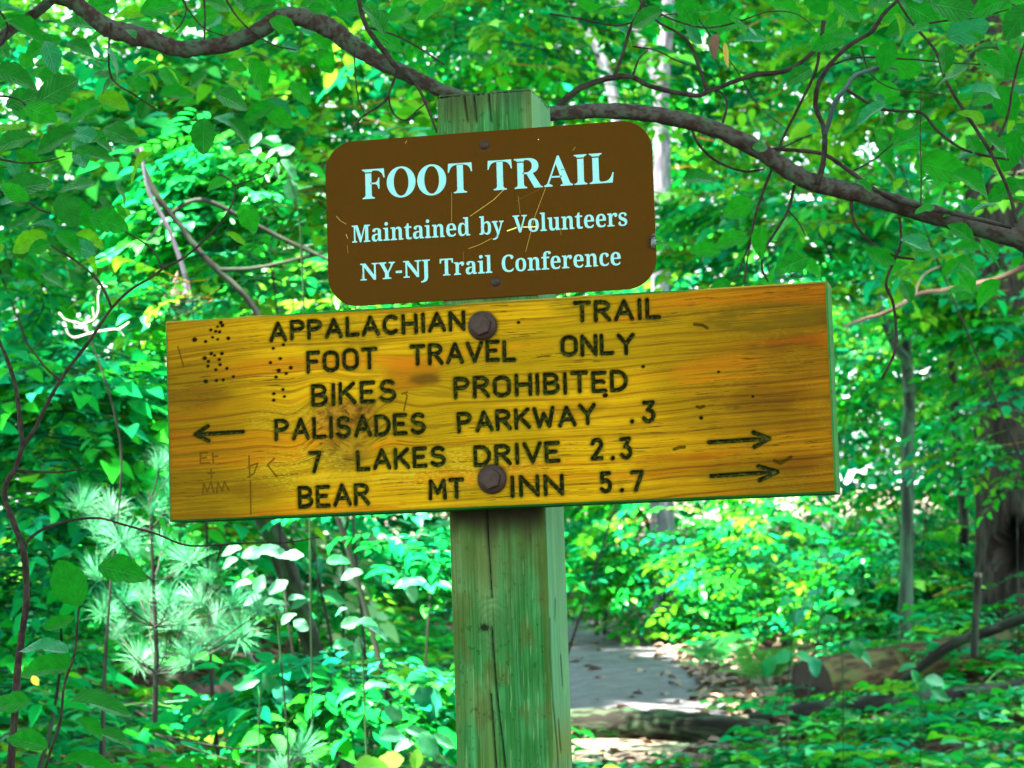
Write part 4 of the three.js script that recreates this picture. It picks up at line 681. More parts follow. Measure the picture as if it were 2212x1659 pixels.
{
  const r = Rng(301), lists = [[], []];  // unseen canopy, its gaps and thick patches placed to steer the sun
  for (let i = 0; i < 23000; i++) {
    const spot = SHADY[Math.floor((i - 15000) / 500)], over = i >= 15000, x = over ? spot[0] + (r() + r() - 1) * spot[2] : mix(-22, 14, r()), z = over ? spot[1] + (r() + r() - 1) * spot[3] : mix(-17, 11, r()), y = H0 + (r() - 0.5) * 3, t = (H0 - y) / TO_SUN.y, hx = x + TO_SUN.x * t, hz = z + TO_SUN.z * t;
    const q = quat((r() - 0.5) * 1.2, r() * 7, (r() - 0.5) * 1.0), size = 0.9 + 0.5 * r(), mid = V(0.55 * size, 0, 0).applyQuaternion(q).add(V(x, y, z)).addScaledVector(TO_SUN, t);
    if (gaps.some(([g, w]) => Math.hypot(g.x - mid.x, g.z - mid.z) < w + 0.55)) continue;
    const far = sstep(2.0, 0.4, z), open = noise(hx * 0.55 + 50, hz * 0.55) * 0.6 + noise(hx * 1.7, hz * 1.7 + 9) * 0.4;
    if (!over && open > mix(0.8, 0.46, far) && r() < 0.95) continue;
    if (!over && r() < 0.5 * far) continue;
    lists[i % 2].push([V(x, y, z), q, size, pick(r() < 0.7 ? PAL.mid : PAL.lime, r)]);
  }
  const g = new THREE.Group(); g.name = 'unseen_shade_canopy'; scene.add(g); tag(g, 'unseen leafy canopy overhead, shaped to shade the signpost and leave sunlit gaps', 'canopy', null, 'stuff');
  lists.forEach((l, k) => copies('leaves', CANOPY_SPRAYS[k], M.spray, l, g));
}
{
  // the woods far behind, one mass
  const r = Rng(302), lists = [[], [], [], []];
  const g = new THREE.Group(); g.name = 'distant_woods'; scene.add(g); tag(g, 'bright green mass of far woodland leaves behind everything', 'woodland', null, 'stuff');
  const fwd = V(0, 0, -1).applyEuler(new THREE.Euler(0, camera.rotation.y, 0)), right = V(fwd.z * -1, 0, fwd.x);
  for (let i = 0; i < 112000; i++) {
    const d = mix(17, 46, Math.pow(r(), 1.2)), s = (r() - 0.5) * 2 * 0.45 * d, p = camera.position.clone().addScaledVector(fwd, d).addScaledVector(right, s), gy = groundY(p.x, p.z);
    p.y = gy + Math.pow(r(), 0.8) * (d * 0.30 + 2.2);
    const n = noise(p.x * 0.8 + 9, p.y * 1.1 + p.z * 0.5) * 0.65 + noise(p.x * 2.3, p.y * 2.3 + p.z) * 0.35, thin = 0.43 + 0.10 * sstep(3, 10, p.y - gy);
    if (n < thin) continue;
    const hi = sstep(1.5, 6, p.y - gy);
    lists[i % 4].push([p, quat((r() - 0.5) * 1.3, r() * 7, -0.15 + (r() - 0.5) * 0.9), (0.26 + 0.2 * r()) * (0.8 + d / 70), pick(r() < 0.5 * hi + 0.15 ? PAL.lime : r() < 0.5 ? PAL.mid : PAL.blue, r)]);
  }
  lists.forEach((l, k) => copies('leaves', SPRAYS[k], M.spray, l, g));
}
// a bush or young tree: stems from its foot and a cloud of leafy twigs; centre and half sizes in photograph pixels
function bush(name, category, label, { x, y, d, rx, ry, n, pal, foot = null, size = 0.26, stems = 2, stemMat = M.darkBark, stemR = 0.0065, seed, spread = 0.5, gloss = 0.22, shell = 0.5, group }) {
  const r = Rng(seed), c = P(x, y, d), px = d / FPX, base = c.clone(); if (foot !== null) base.copy(P(foot, y, d)); base.y = groundY(base.x, base.z) - 0.03;
  const t = thing(name, label, category, base, group), rgt = V(1, 0, 0).applyEuler(camera.rotation), fw = V(0, 0, -1).applyEuler(camera.rotation);
  const lists = [[], []], k0 = seed % 4, k1 = (seed + 1) % 4;
  const tips = [];
  for (let i = 0; i < stems; i++) {
    const a = i / stems * 6.28 + r(), tip = c.clone().addScaledVector(rgt, Math.cos(a) * rx * px * 0.5).addScaledVector(fw, Math.sin(a) * rx * px * 0.4); tip.y += ry * px * (0.2 + 0.5 * r());
    const mid = base.clone().lerp(tip, 0.5).add(V((r() - 0.5) * 0.12, 0.05, (r() - 0.5) * 0.12));
    part('stem', tube([base.clone().add(V((r() - 0.5) * 0.06, 0, (r() - 0.5) * 0.06)), base.clone().lerp(mid, 0.5).add(V((r() - 0.5) * 0.06, 0, 0)), mid, mid.clone().lerp(tip, 0.55).add(V((r() - 0.5) * 0.08, 0, 0)), tip], [stemR, stemR * 0.85, stemR * 0.7, stemR * 0.45, stemR * 0.2], { seg: 6, per: 4, origin: base, seed: i + seed }), stemMat, t);
    tips.push([mid, tip]);
  }
  for (let i = 0; i < n; i++) {
    const u = r() * 6.283, v = Math.acos(2 * r() - 1), q = Math.pow(r(), shell), p = c.clone().addScaledVector(rgt, Math.sin(v) * Math.cos(u) * q * rx * px).addScaledVector(fw, Math.sin(v) * Math.sin(u) * q * rx * px * spread); p.y += Math.cos(v) * q * ry * px;
    if (p.y < groundY(p.x, p.z) + 0.03) continue;
    if (noise(p.x * 3.1 + seed, p.y * 3.7 + p.z * 2) < 0.33) continue;
    const away = Math.atan2(-(p.z - base.z), p.x - base.x) + (r() - 0.5) * 2.4;
    lists[r() < gloss ? 1 : 0].push([p.sub(base), quat((r() - 0.5) * 1.1, away, 0.1 - 0.5 * r() + (r() - 0.5) * 0.5), size * (0.75 + 0.5 * r()), pick(pal[Math.floor(r() * pal.length)], r)]);
  }
  copies('foliage', SPRAYS[k0], M.spray, lists[0], t); if (lists[1].length) copies('foliage', SPRAYS[k1], M.gloss, lists[1], t);
  return t;
}
const { deep, mid, blue, lime, pale } = PAL;
bush('sapling', 'sapling', 'leafy young tree filling the upper left corner behind the dark leaves', { x: 130, y: 330, d: 8, rx: 420, ry: 400, n: 260, pal: [deep, mid, lime, blue], seed: 401 });
bush('sapling', 'sapling', 'leafy young tree between the arching left limb and the brown plate', { x: 610, y: 360, d: 8, rx: 330, ry: 330, n: 280, pal: [mid, lime, blue, lime], seed: 402, foot: 760 });
bush('sapling', 'sapling', 'slim leafy tree directly behind the top of the post', { x: 1080, y: 120, d: 9.5, rx: 300, ry: 280, n: 260, pal: [mid, lime, deep], seed: 403, foot: 1090 });
bush('sapling', 'sapling', 'airy lime green tree behind the twigs above the plate', { x: 1640, y: 120, d: 13, rx: 190, ry: 300, n: 130, pal: [lime, mid, lime], seed: 404, stems: 1, foot: 1160, size: 0.3 });
bush('sapling', 'sapling', 'leafy tree in the upper right corner beyond the dark forked twigs', { x: 2010, y: 260, d: 9, rx: 350, ry: 380, n: 300, pal: [mid, lime, lime, blue], seed: 405, foot: 2450 });
bush('shrub', 'shrub', 'dense blue green shrub at the left edge behind the forked sapling', { x: 140, y: 820, d: 5.6, rx: 330, ry: 300, n: 330, pal: [mid, blue, mid], seed: 406, stems: 1, size: 0.21 });
bush('shrub', 'shrub', 'leafy shrub just left of the yellow board below the grey dead pole', { x: 330, y: 960, d: 8, rx: 260, ry: 240, n: 280, pal: [mid, blue, lime], seed: 407 });
bush('shrub', 'shrub', 'small leafy twigs partly hiding the broken brown snag', { x: 385, y: 650, d: 5.8, rx: 85, ry: 75, n: 46, pal: [mid, lime, blue], seed: 421, size: 0.15, stems: 1, foot: 520 });
bush('shrub', 'shrub', 'spray of leaves across the middle of the hollow tree trunk', { x: 2170, y: 970, d: 11.5, rx: 150, ry: 110, n: 90, pal: [mid, blue, lime], seed: 422, size: 0.2, stems: 1, stemR: 0.004 });
bush('shrub', 'shrub', 'bright leafy twigs between the dead pole and left edge of the plate', { x: 500, y: 420, d: 6.9, rx: 190, ry: 190, n: 170, pal: [mid, mid, deep], seed: 423, size: 0.19, stems: 1, stemR: 0.004, foot: 700 });
bush('shrub', 'shrub', 'leafy shrub hidden behind left half of the yellow board', { x: 690, y: 760, d: 9, rx: 360, ry: 300, n: 260, pal: [mid, deep, lime], seed: 408 });
bush('shrub', 'shrub', 'shaded shrub below the left half of board beside the post', { x: 830, y: 1270, d: 6.5, rx: 250, ry: 190, n: 380, pal: [mid, mid, blue], seed: 409, size: 0.19, stems: 1 });
bush('shrub', 'shrub', 'low dark leaved shrub left of the foot of the post', { x: 800, y: 1520, d: 5.6, rx: 230, ry: 100, n: 130, pal: [mid, mid, blue], seed: 410, size: 0.18, stems: 1 });
bush('shrub', 'shrub', 'sunlit yellow green shrub right of post under the board', { x: 1430, y: 1200, d: 14.5, rx: 240, ry: 170, n: 420, pal: [lime, mid, mid, blue], seed: 411, size: 0.22 });
bush('shrub', 'shrub', 'green shrub under the right end of the yellow board', { x: 1690, y: 1210, d: 13.5, stems: 1, rx: 230, ry: 190, n: 360, pal: [mid, blue, lime], seed: 412, size: 0.22 });
bush('shrub', 'shrub', 'blue green shrub in front of the hollow tree at right edge', { x: 1960, y: 1260, d: 13.4, rx: 190, ry: 130, n: 260, pal: [blue, mid, lime], seed: 413, size: 0.24 });
bush('shrub', 'shrub', 'tall leafy shrub right of the board behind the bent grey stem', { x: 1960, y: 850, d: 15, rx: 330, ry: 270, n: 420, pal: [mid, blue, lime], seed: 414 });
bush('sapling', 'sapling', 'leafy sapling hiding the upper part of the hollow tree', { x: 2170, y: 640, d: 12, rx: 190, ry: 230, n: 400, pal: [mid, blue, lime], seed: 420, foot: 2330 });
bush('shrub', 'shrub', 'leafy shrub behind the right half of the yellow board', { x: 1560, y: 700, d: 16, rx: 380, ry: 300, n: 320, pal: [mid, lime, blue], seed: 415, size: 0.3 });
bush('shrub', 'shrub', 'thick green shrub right of the plate and above the board', { x: 1720, y: 500, d: 10.5, rx: 330, ry: 170, n: 260, pal: [mid, lime, blue], seed: 416, stems: 1, stemR: 0.003, foot: 1700 });
bush('shrub', 'shrub', 'shrub between the lower left pine seedling and left edge', { x: 20, y: 1270, d: 5.6, rx: 190, ry: 250, n: 190, pal: [mid, mid, blue], seed: 417, size: 0.19, stems: 1 });
bush('shrub', 'shrub', 'shrub beyond the pine seedling, just below the left end of board', { x: 480, y: 1200, d: 9.5, rx: 300, ry: 170, n: 300, pal: [blue, mid, pale], seed: 418, size: 0.24 });
bush('shrub', 'shrub', 'shady shrub at the trail bend right beside the post', { x: 1270, y: 1270, d: 16.5, rx: 170, ry: 120, n: 260, pal: [mid, lime, deep], seed: 419, size: 0.24 });

// ---------------------------------------------------------------- trunks, snags, logs
function stemAlong(parent, name, list, radii, mat, opt = {}) { return addBranch(parent, name, list, radii, mat, opt); }
function footed(name, label, category, x, y, d) { const b = P(x, y, d); b.y = groundY(b.x, b.z); return thing(name, label, category, b); }
{
  const t = footed('pale_forked_tree', 'pale grey trunk that forks in two, sunlit above the right end of the plate', 'tree', 1428, 700, 15.5);
  addBranch(t, 'trunk', flat(15.5, 1440, 1500, 1430, 900, 1428, 600, 1430, 380, 1428, 250, 1432, 150, 1441, 50, 1450, -80, 1455, -300), [26, 22, 20, 18, 17, 17, 16, 14, 10], M.paleBark, { seg: 14, per: 6, lump: 0.08 });
  addBranch(t, 'limb', flat(15.5, 1425, 215, 1415, 160, 1392, 102, 1366, 50, 1340, 0, 1300, -120), [13, 12, 11, 10, 9, 6], M.paleBark, { lump: 0.08 });
  const l = []; const r = Rng(44); for (let i = 0; i < 70; i++) l.push([P(1200 + 450 * r(), -420 + 300 * r(), 20 + 3 * (r() - 0.5)).sub(t.position), quat(r() - 0.5, r() * 7, r() - 0.6), 0.6, pick(PAL.lime, r)]);
  copies('crown', SPRAYS[1], M.spray, l, t);
  const t2 = footed('leaning_pale_tree', 'thin pale trunk leaning left between the twigs over the plate', 'tree', 1400, 700, 16.2);
  addBranch(t2, 'trunk', flat(16.2, 1440, 1500, 1390, 700, 1340, 330, 1327, 218, 1304, 139, 1262, 60, 1225, -20, 1180, -160), [16, 14, 13, 12, 11, 10, 9, 6], M.paleBark, { lump: 0.08 });
}
{
  const t = footed('broken_snag', 'broken brown tree snag standing behind the left end of the board', 'snag', 392, 900, 6.2);
  addBranch(t, 'base', [[760, 1750, 7.6], [690, 1450, 7.4], [600, 1180, 7], [500, 980, 6.6], [393, 820, 6.2]], [24, 22, 22, 22, 26], M.darkBark, { seg: 18, per: 8, lump: 0.2 });
  addBranch(t, 'trunk', flat(6.2, 393.5, 850, 392, 760, 390, 700, 386, 640, 392, 612), [26, 34, 34, 26, 10], M.deadWood, { seg: 18, per: 8, lump: 0.2 });
  for (const [q, w] of [[[366, 720, 362, 650, 366, 612], 14], [[414, 720, 412, 650, 404, 600], 13], [[384, 700, 380, 630, 384, 585], 16]]) addBranch(t, 'splinter', flat(6.15, ...q), [w, w * 0.8, 1], M.deadWood, { lump: 0.25 });
  const p = footed('dead_pole', 'slender grey dead pole leaning against the broken snag', 'dead branch', 470, 1000, 6.0);
  addBranch(p, 'pole', flat(6.05, 404, 640, 402, 610, 400, 595, 361, 488, 322, 415, 305, 317), [6, 5.5, 5.2, 5, 4.6, 4], M.paleBark, { lump: 0.12 });
  for (const q of [[352, 478, 336, 500, 322, 512, 306, 540]]) addBranch(p, 'twig', flat(5.95, ...q), [2.2, 2, 1.6, 1.2], M.paleBark);
  const f = footed('leaning_deadwood', 'thin dark dead stem leaning down behind the left side of the plate', 'dead branch', 478, 900, 6.6);
  addBranch(f, 'stem', flat(6.6, 293, 320, 337, 420, 390, 488, 425, 537, 478, 590, 530, 640, 580, 720, 690, 1000, 800, 1350, 850, 1560), [7, 7, 7, 7, 7, 6.5, 6], M.darkBark);
  addBranch(f, 'branch', flat(6.6, 470, 583, 520, 582, 570, 576, 640, 560, 700, 545), [5, 4.5, 4, 3.5, 3], M.darkBark);
  addBranch(f, 'limb', flat(6.6, 372, 460, 400, 440, 439, 432, 537, 478, 620, 520, 698, 556, 800, 600), [5, 5, 5, 5, 4.5, 4, 3], M.darkBark);
}
{
  const t = thing('white_dead_twig', 'bleached white dead twig crossing the forked sapling at left', 'dead branch', P(190, 710, 4.6));
  const b = (r, ...xy) => addBranch(t, 'twig', flat(4.6, ...xy), r, M.bleached ??= barkMat([0.46, 0.41, 0.37], [0.22, 0.19, 0.16], 9, true, 9));
  b([2.6, 2.6, 2.4, 2.2], 127, 676, 140, 690, 176, 701, 192, 719); addBranch(t, 'stem', flat(4.62, 190, 722, 230, 830, 262, 980, 240, 1250, 225, 1500, 230, 1800), [2, 2, 2.4, 2.8, 3.2, 3.4], M.darkBark); b([2, 2, 1.9, 1.7, 1.4], 176, 701, 205, 688, 212, 672, 212, 640, 222, 608); b([2, 2.4, 2.7, 2.7, 2.4, 2.2, 1.8], 143, 711, 148, 722, 159, 729, 192, 721, 221, 715, 257, 713, 268, 727); b([3.5, 3, 2], 257, 713, 270, 704, 279, 696); b([2.4, 2, 1.6], 205, 690, 202, 676, 200, 664); b([2.5, 2, 1.5], 212, 622, 222, 618, 232, 620);
}
{
  // the hollow tree at the right edge: bark dented deep, the hollow's shade painted into its vertex colours
  const t = footed('hollow_tree', 'big dark trunk at right edge with a black hollow near its base', 'tree', 2195, 1240, 13), d = 13, k = d / FPX;
  const base = t.position, pos = [], uv = [], idx = [], n = 72, hC = P(2186, 1178, d), fw = V(camera.position.x - base.x, 0, camera.position.z - base.z).normalize(), a0 = Math.atan2(fw.z, fw.x), rows = 130, holeShades = [];
  for (let i = 0; i <= rows; i++) for (let j = 0; j <= n; j++) {
    const y = -0.2 + i / rows * (i > 90 ? 5 + (i - 90) * 0.06 : 5) * (i > 90 ? 1 : 1), a = a0 + (j / n - 0.5) * 2 * Math.PI, jj = j % n;
    let R = k * (82 - 5 * y + 46 * Math.exp(-Math.max(0, y) / 0.22)) * (1 + 0.07 * Math.sin(a * 5 + 1) * Math.exp(-y) + 0.10 * (fbm(jj * 0.55, y * 2.2, 3) - 0.5));
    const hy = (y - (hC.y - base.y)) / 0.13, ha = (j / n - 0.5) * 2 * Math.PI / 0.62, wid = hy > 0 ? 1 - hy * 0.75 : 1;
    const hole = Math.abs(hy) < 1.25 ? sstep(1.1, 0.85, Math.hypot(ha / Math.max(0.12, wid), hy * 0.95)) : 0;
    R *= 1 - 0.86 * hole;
    pos.push(Math.cos(a) * R, y, Math.sin(a) * R); uv.push(jj / n * 1.2, y); const holeShade = 1 - 0.85 * hole; holeShades.push(holeShade, holeShade, holeShade);
  }
  for (let i = 0; i < rows; i++) for (let j = 0; j < n; j++) { const a = i * (n + 1) + j; idx.push(a, a + n + 1, a + 1, a + 1, a + n + 1, a + n + 2); }
  const hb = barkMat([0.03, 0.026, 0.02], [0.010, 0.008, 0.006], 12, true, 5); hb.vertexColors = true; part('trunk', geom(pos, idx, uv, holeShades), hb, t);
  const q = footed('curved_grey_tree', 'slim grey green tree with a bent second stem right of the board', 'tree', 1962, 1000, 12.5);
  addBranch(q, 'trunk', flat(12.5, 1954, 1520, 1958, 1250, 1960, 1050, 1961, 927, 1964, 862, 1961, 808, 1957, 740, 1961, 683, 1955, 590, 1950, 480, 1946, 300, 1940, 80, 1935, -150), [16, 15, 14, 14, 13, 13, 12, 10, 9, 8, 7, 5], M.greyBark, { seg: 12 });
  addBranch(q, 'stem', flat(12.45, 1960, 800, 1954, 773, 1936, 751, 1918, 708, 1896, 658, 1900, 586, 1885, 540, 1855, 500, 1835, 470), [11, 11, 11, 11, 10, 10, 9, 8, 6], M.greyBark, { seg: 12 });
  const v = footed('dark_thin_trunk', 'thin dark straight trunk just left of the hollow tree', 'tree', 2075, 1150, 13.4);
  addBranch(v, 'trunk', flat(13.4, 2084, 1480, 2082, 1250, 2080, 1080, 2072, 1040, 2066, 950, 2060, 840, 2050, 700, 2040, 500, 2020, 200, 2000, -100), [12, 12, 11, 10, 10, 9, 8, 7, 5], M.darkBark, { seg: 10 });
  const w = footed('dark_twin_sapling', 'dark twin stemmed sapling at trail bend close to the post', 'sapling', 1290, 1400, 15);
  addBranch(w, 'stem', flat(15, 1292, 1480, 1288, 1330, 1283, 1290, 1280, 1230, 1272, 1190, 1262, 1150, 1255, 1080), [6, 5.5, 5, 5, 4.5, 4, 3], M.darkBark); addBranch(w, 'stem', flat(15, 1300, 1460, 1308, 1300, 1298, 1230, 1280, 1180, 1272, 1140), [4, 3.5, 3.5, 3, 2], M.darkBark);
  const y = thing('sunlit_branch', 'long bare branch with sunlit pinkish bark slanting up to the right edge', 'branch', P(2208, 579, 7.4));
  addBranch(y, 'branch', flat(7.4, 1820, 705, 1870, 688, 1900, 680, 1940, 662, 1979, 637, 2050, 626, 2104, 615, 2158, 601, 2208, 579, 2270, 545), [3, 3.5, 4, 4, 5, 5.5, 6, 6.5, 7, 7], M.deadWood);
  addBranch(y, 'twig', flat(7.4, 1979, 637, 1985, 610, 2000, 590, 2030, 575), [2.5, 2, 1.5, 1], M.deadWood);
}
{
  // logs on the ground
  const at = (x, y, lift = 0) => { const p = onGround(x, y, 5, 40); p.y += lift; return p; };
  const log = (name, label, pts, radii, mat, opt = {}) => { const t = thing(name, label, 'log', pts[0].clone()); part('log', tube(pts, radii, { seg: 18, per: 8, lump: 0.1, origin: t.position, ...opt }), mat, t); return t; };
  const a = at(1755, 1530, 0.1), b = at(2030, 1480, 0.1), c = at(2300, 1410, 0.09);
  const L = log('sawn_log', 'thick sawn log lying right of the trail, dark cut end facing left', [a, b, c], [0.105, 0.105, 0.09], M.logBark, { closed: false, lump: 0.06 });
  const dir = b.clone().sub(a).normalize(), cut = new THREE.CircleGeometry(0.106, 24); cut.applyQuaternion(new THREE.Quaternion().setFromUnitVectors(V(0, 0, 1), dir.clone().negate())); cut.translate(dir.x * 0.004, dir.y * 0.004, dir.z * 0.004);
  part('cut_end', cut, new THREE.MeshStandardMaterial({ map: dataTex(128, 128, (u, v) => { const q = Math.hypot(u - 0.5, v - 0.5); return toSrgb(mix3([0.012, 0.008, 0.005], [0.035, 0.022, 0.014], 0.5 + 0.5 * Math.sin(q * 110 + 3 * fbm(u * 6, v * 6, 2)))); }), roughness: 0.95 }), L, 'dark decayed sawn end');
  log('thin_fallen_log', 'long thin dark fallen trunk lying across in front of the sawn log', [at(1620, 1575, 0.04), at(1780, 1562, 0.05), at(1960, 1548, 0.05), at(2120, 1530, 0.05), at(2280, 1508, 0.05)], [0.022, 0.04, 0.045, 0.045, 0.045], M.darkBark);
  log('trail_log', 'mossy dark log lying across the trail right of the post', [at(1080, 1585, 0.045), at(1235, 1592, 0.05), at(1340, 1592, 0.05), at(1450, 1598, 0.05), at(1560, 1602, 0.045), at(1660, 1594, 0.03)], [0.06, 0.06, 0.062, 0.062, 0.056, 0.035], M.mossBark ??= barkMat([0.03, 0.045, 0.024], [0.008, 0.007, 0.005], 13, true, 4));
  const e = at(1930, 1430, 0.05), pole = [P(1905, 1432, 10.8), P(2060, 1390, 10.6), P(2140, 1362, 10.5), P(2290, 1305, 10.3)]; pole[0].y = groundY(pole[0].x, pole[0].z) + 0.02;
  log('propped_pole', 'dark propped pole rising to the right edge above the sawn log', pole, [0.02, 0.022, 0.022, 0.022], M.darkBark);
  const s = footed('cut_stem', 'short dark upright stem with a pale sawn top at right', 'stump', 2112, 1340, 9.6);
  addBranch(s, 'stem', flat(9.6, 2104, 1420, 2107, 1340, 2110, 1300, 2112, 1245), [9, 8.5, 8.5, 8.5], M.darkBark, { lump: 0.05 }); addBranch(s, 'sawn_top', flat(9.6, 2112, 1246, 2112.4, 1238), [8.6, 8.2], M.deadWood, { lump: 0.02 });
  const g2 = thing('fallen_grey_branch', 'grey dead branch lying on the ground at the lower left', 'dead branch', at(620, 1570, 0.05));
  part('branch', tube([at(520, 1500, 0.16), at(580, 1540, 0.1), at(640, 1580, 0.06), at(720, 1640, 0.03)], [0.008, 0.011, 0.012, 0.01], { origin: g2.position }), M.paleBark, g2);
  for (const [k, q] of [[0, [530, 1562, 600, 1578, 680, 1588, 760, 1600]], [1, [560, 1515, 650, 1530, 740, 1560]], [2, [850, 1525, 960, 1530, 1080, 1527]], [3, [300, 1600, 420, 1625, 520, 1650]]]) {
    const pts = []; for (let i = 0; i < q.length; i += 2) pts.push(at(q[i], q[i + 1], 0.05));
    const st = thing('fallen_stick', ['bare pinkish stick lying on the ground below the pine seedling', 'crooked pale stick on the ground below the pine seedling tufts', 'straight grey stick on the ground left of the post', 'stick on the ground in the lower left corner'][k], 'stick', pts[0].clone()); part('stick', tube(pts, [0.01, 0.009, 0.007, 0.005], { origin: st.position, seed: k + 2 }), k === 2 ? M.paleBark : M.deadWood, st);
  }
}
// ---------------------------------------------------------------- the pine seedling and the pale sunlit sprays
{
  const D = 4.8, t = footed('pine_seedling', 'young pine with pale sunlit tufts of long needles at lower left', 'pine', 330, 1560, D);
  const needleMat = [[0.05, 0.27, 0.11], [0.025, 0.22, 0.085], [0.11, 0.34, 0.17]].map((c) => leafMat(c, { roughness: 0.7, transmission: 0.25, specularIntensity: 0.4 }));
  const tuft = (seed) => { const r = Rng(seed), list = []; for (let i = 0; i < 120; i++) { const az = r() * 6.28, up = 0.15 + 1.25 * r(), L = 0.07 * (0.75 + 0.4 * r()), dir = V(Math.cos(az) * Math.sin(up), Math.cos(up), Math.sin(az) * Math.sin(up)), w = V(-Math.sin(az), 0, Math.cos(az))  .multiplyScalar(0.00055), o = dir.clone().multiplyScalar(0.004).add(V(0, -0.02 * r(), 0)), e = o.clone().addScaledVector(dir, L).add(V(0, -0.022 * r(), 0)), m = o.clone().lerp(e, 0.6).add(V(0, 0.004, 0));
      const p = [o.clone().sub(w), o.clone().add(w), m.clone().sub(w), m.clone().add(w), e].flatMap((q) => q.toArray()); list.push(geom(p, [0, 1, 2, 1, 3, 2, 2, 3, 4], new Array(10).fill(0))); } return mergeGeometries(list); };
  const tufts = [tuft(1), tuft(2), tuft(3), tuft(4)], r = Rng(91), axis = [[335, 1560], [338, 1430], [335, 1330], [330, 1230], [325, 1120], [322, 1060]];
  addBranch(t, 'stem', axis.map(([x, y]) => [x, y, D]), [7, 6, 5, 4, 3, 2], M.darkBark);
  const C = [[240, 1105], [205, 1140], [285, 1195], [262, 1165], [290, 1260], [322, 1345], [372, 1348], [340, 1412], [412, 1420], [225, 1322], [265, 1300], [470, 1338], [478, 1390], [560, 1320], [520, 1370], [380, 992], [345, 1003], [370, 1060], [430, 1300], [395, 1350], [300, 1425], [440, 1380], [210, 1240], [405, 1210], [350, 1180], [505, 1300], [180, 1090], [330, 1100], [610, 1660], [650, 1620], [250, 1370], [365, 1300], [320, 1290], [450, 1250]];
  for (const [x, y] of C) {
    const d = D + (r() - 0.5) * 0.5, ax = axis.reduce((b, q) => (Math.abs(q[1] - y - 60) < Math.abs(b[1] - y - 60) ? q : b)), m = part('needle_tuft', tufts[Math.floor(r() * 4)], needleMat[Math.floor(r() * 3)], t), p = P(x, y, d);
    m.position.copy(p).sub(t.position); m.quaternion.copy(quat((r() - 0.5) * 1.3, r() * 6, (r() - 0.5) * 1.3)); m.scale.setScalar(0.66 + 0.26 * r());
    addBranch(t, 'branch', [[ax[0], ax[1] + 25, D], [(ax[0] + x) / 2, (ax[1] + y) / 2 + 25, (D + d) / 2], [x, y + 4, d]], [2.2, 1.8, 1.4], M.darkBark);
  }
}
// a spray of single leaves, each its own part
function leafyShoot(name, label, category, foot, stem, leaves, d, mats, seed) {
  const t = footed(name, label, category, foot[0], foot[1], d), r = Rng(seed), b = t.position.clone();
  part('stem', tube([b, ...stem.map(([x, y]) => P(x, y, d))], [0.0022, 0.002, 0.0018, 0.0014, 0.001], { origin: b, seed, lump: 0.4 }), M.greenStem ??= barkMat([0.012, 0.045, 0.012], [0.008, 0.02, 0.007], 21, true, 8), t);
  for (const [x, y, s, dir] of leaves) { const m = addLeaf(t, x, y, d + (r() - 0.5) * 0.15, s, dir, 0.35 + 0.8 * r(), 0, Math.floor(r() * 5), (r() - 0.5) * 0.8); m.material = mats[Math.floor(r() * mats.length)]; }
  return t;
}
const paleLeaf = [[0.05, 0.26, 0.10], [0.025, 0.22, 0.08], [0.10, 0.32, 0.17]].map((c) => leafMat(c, { map: leafCol, bumpMap: veinTex, bumpScale: 0.001, roughness: 0.5, transmission: 0.3, specularIntensity: 0.8 })), limeLeaf = [[0.10, 0.30, 0.02], [0.07, 0.26, 0.03]].map((c) => leafMat(c)), midLeaf = [[0.006, 0.17, 0.04], [0.008, 0.15, 0.07], [0.006, 0.13, 0.03]].map((c) => leafMat(c, { roughness: 0.5, transmission: 0.2, specularIntensity: 0.7 }));
leafyShoot('pale_shoot', 'arching shoot with pale whitish sunlit leaves under the left half of board', 'plant', [610, 1500], [[600, 1340], [570, 1270], [540, 1220], [500, 1195]], [[500, 1188, 55, 190], [545, 1195, 60, 20], [590, 1190, 85, 5], [630, 1200, 60, 10], [495, 1215, 50, 200], [535, 1235, 50, 60], [520, 1262, 60, 185], [560, 1262, 50, 70], [600, 1268, 60, 40], [545, 1295, 60, 190], [590, 1300, 60, 15], [640, 1290, 45, 20], [620, 1335, 45, 50], [650, 1350, 45, 330]], 4.7, paleLeaf, 61);
leafyShoot('pale_shoot', 'small shoot with whitish drooping leaves beside the left edge of post', 'plant', [790, 1560], [[785, 1450], [780, 1390], [770, 1350]], [[758, 1345, 55, 20], [800, 1350, 70, 340], [775, 1395, 48, 270], [825, 1370, 45, 330], [735, 1320, 40, 200], [880, 1260, 70, 180], [890, 1280, 60, 300], [760, 1240, 60, 190]], 4.8, [...paleLeaf, ...midLeaf], 62);
leafyShoot('pale_shoot', 'low shoot of bright pale leaves at the bottom left of the post foot', 'plant', [900, 1700], [[905, 1640], [890, 1610], [880, 1590]], [[850, 1588, 75, 10], [900, 1580, 60, 350], [925, 1610, 80, 300], [960, 1600, 75, 350], [870, 1610, 60, 190], [900, 1640, 60, 250], [840, 1645, 80, 190], [800, 1650, 90, 10]], 4.7, [...paleLeaf, limeLeaf[0]], 63);
leafyShoot('pale_shoot', 'sprig of four pale sunlit leaves left of the brown plate', 'plant', [640, 900], [[650, 500], [630, 400], [600, 330], [570, 310]], [[552, 300, 48, 60], [590, 300, 40, 350], [592, 328, 55, 200], [617, 325, 45, 20], [597, 370, 48, 250], [625, 362, 62, 320], [628, 410, 60, 280]], 5.2, paleLeaf, 64);
leafyShoot('seedling', 'broadleaf seedling with dark leaves under the fallen branch lower left', 'plant', [790, 1700], [[800, 1560], [830, 1500]], [[745, 1500, 60, 190], [810, 1480, 70, 20], [860, 1470, 60, 340], [780, 1530, 70, 200], [850, 1540, 60, 330], [910, 1490, 110, 300], [935, 1520, 100, 260]], 5.4, midLeaf, 65);
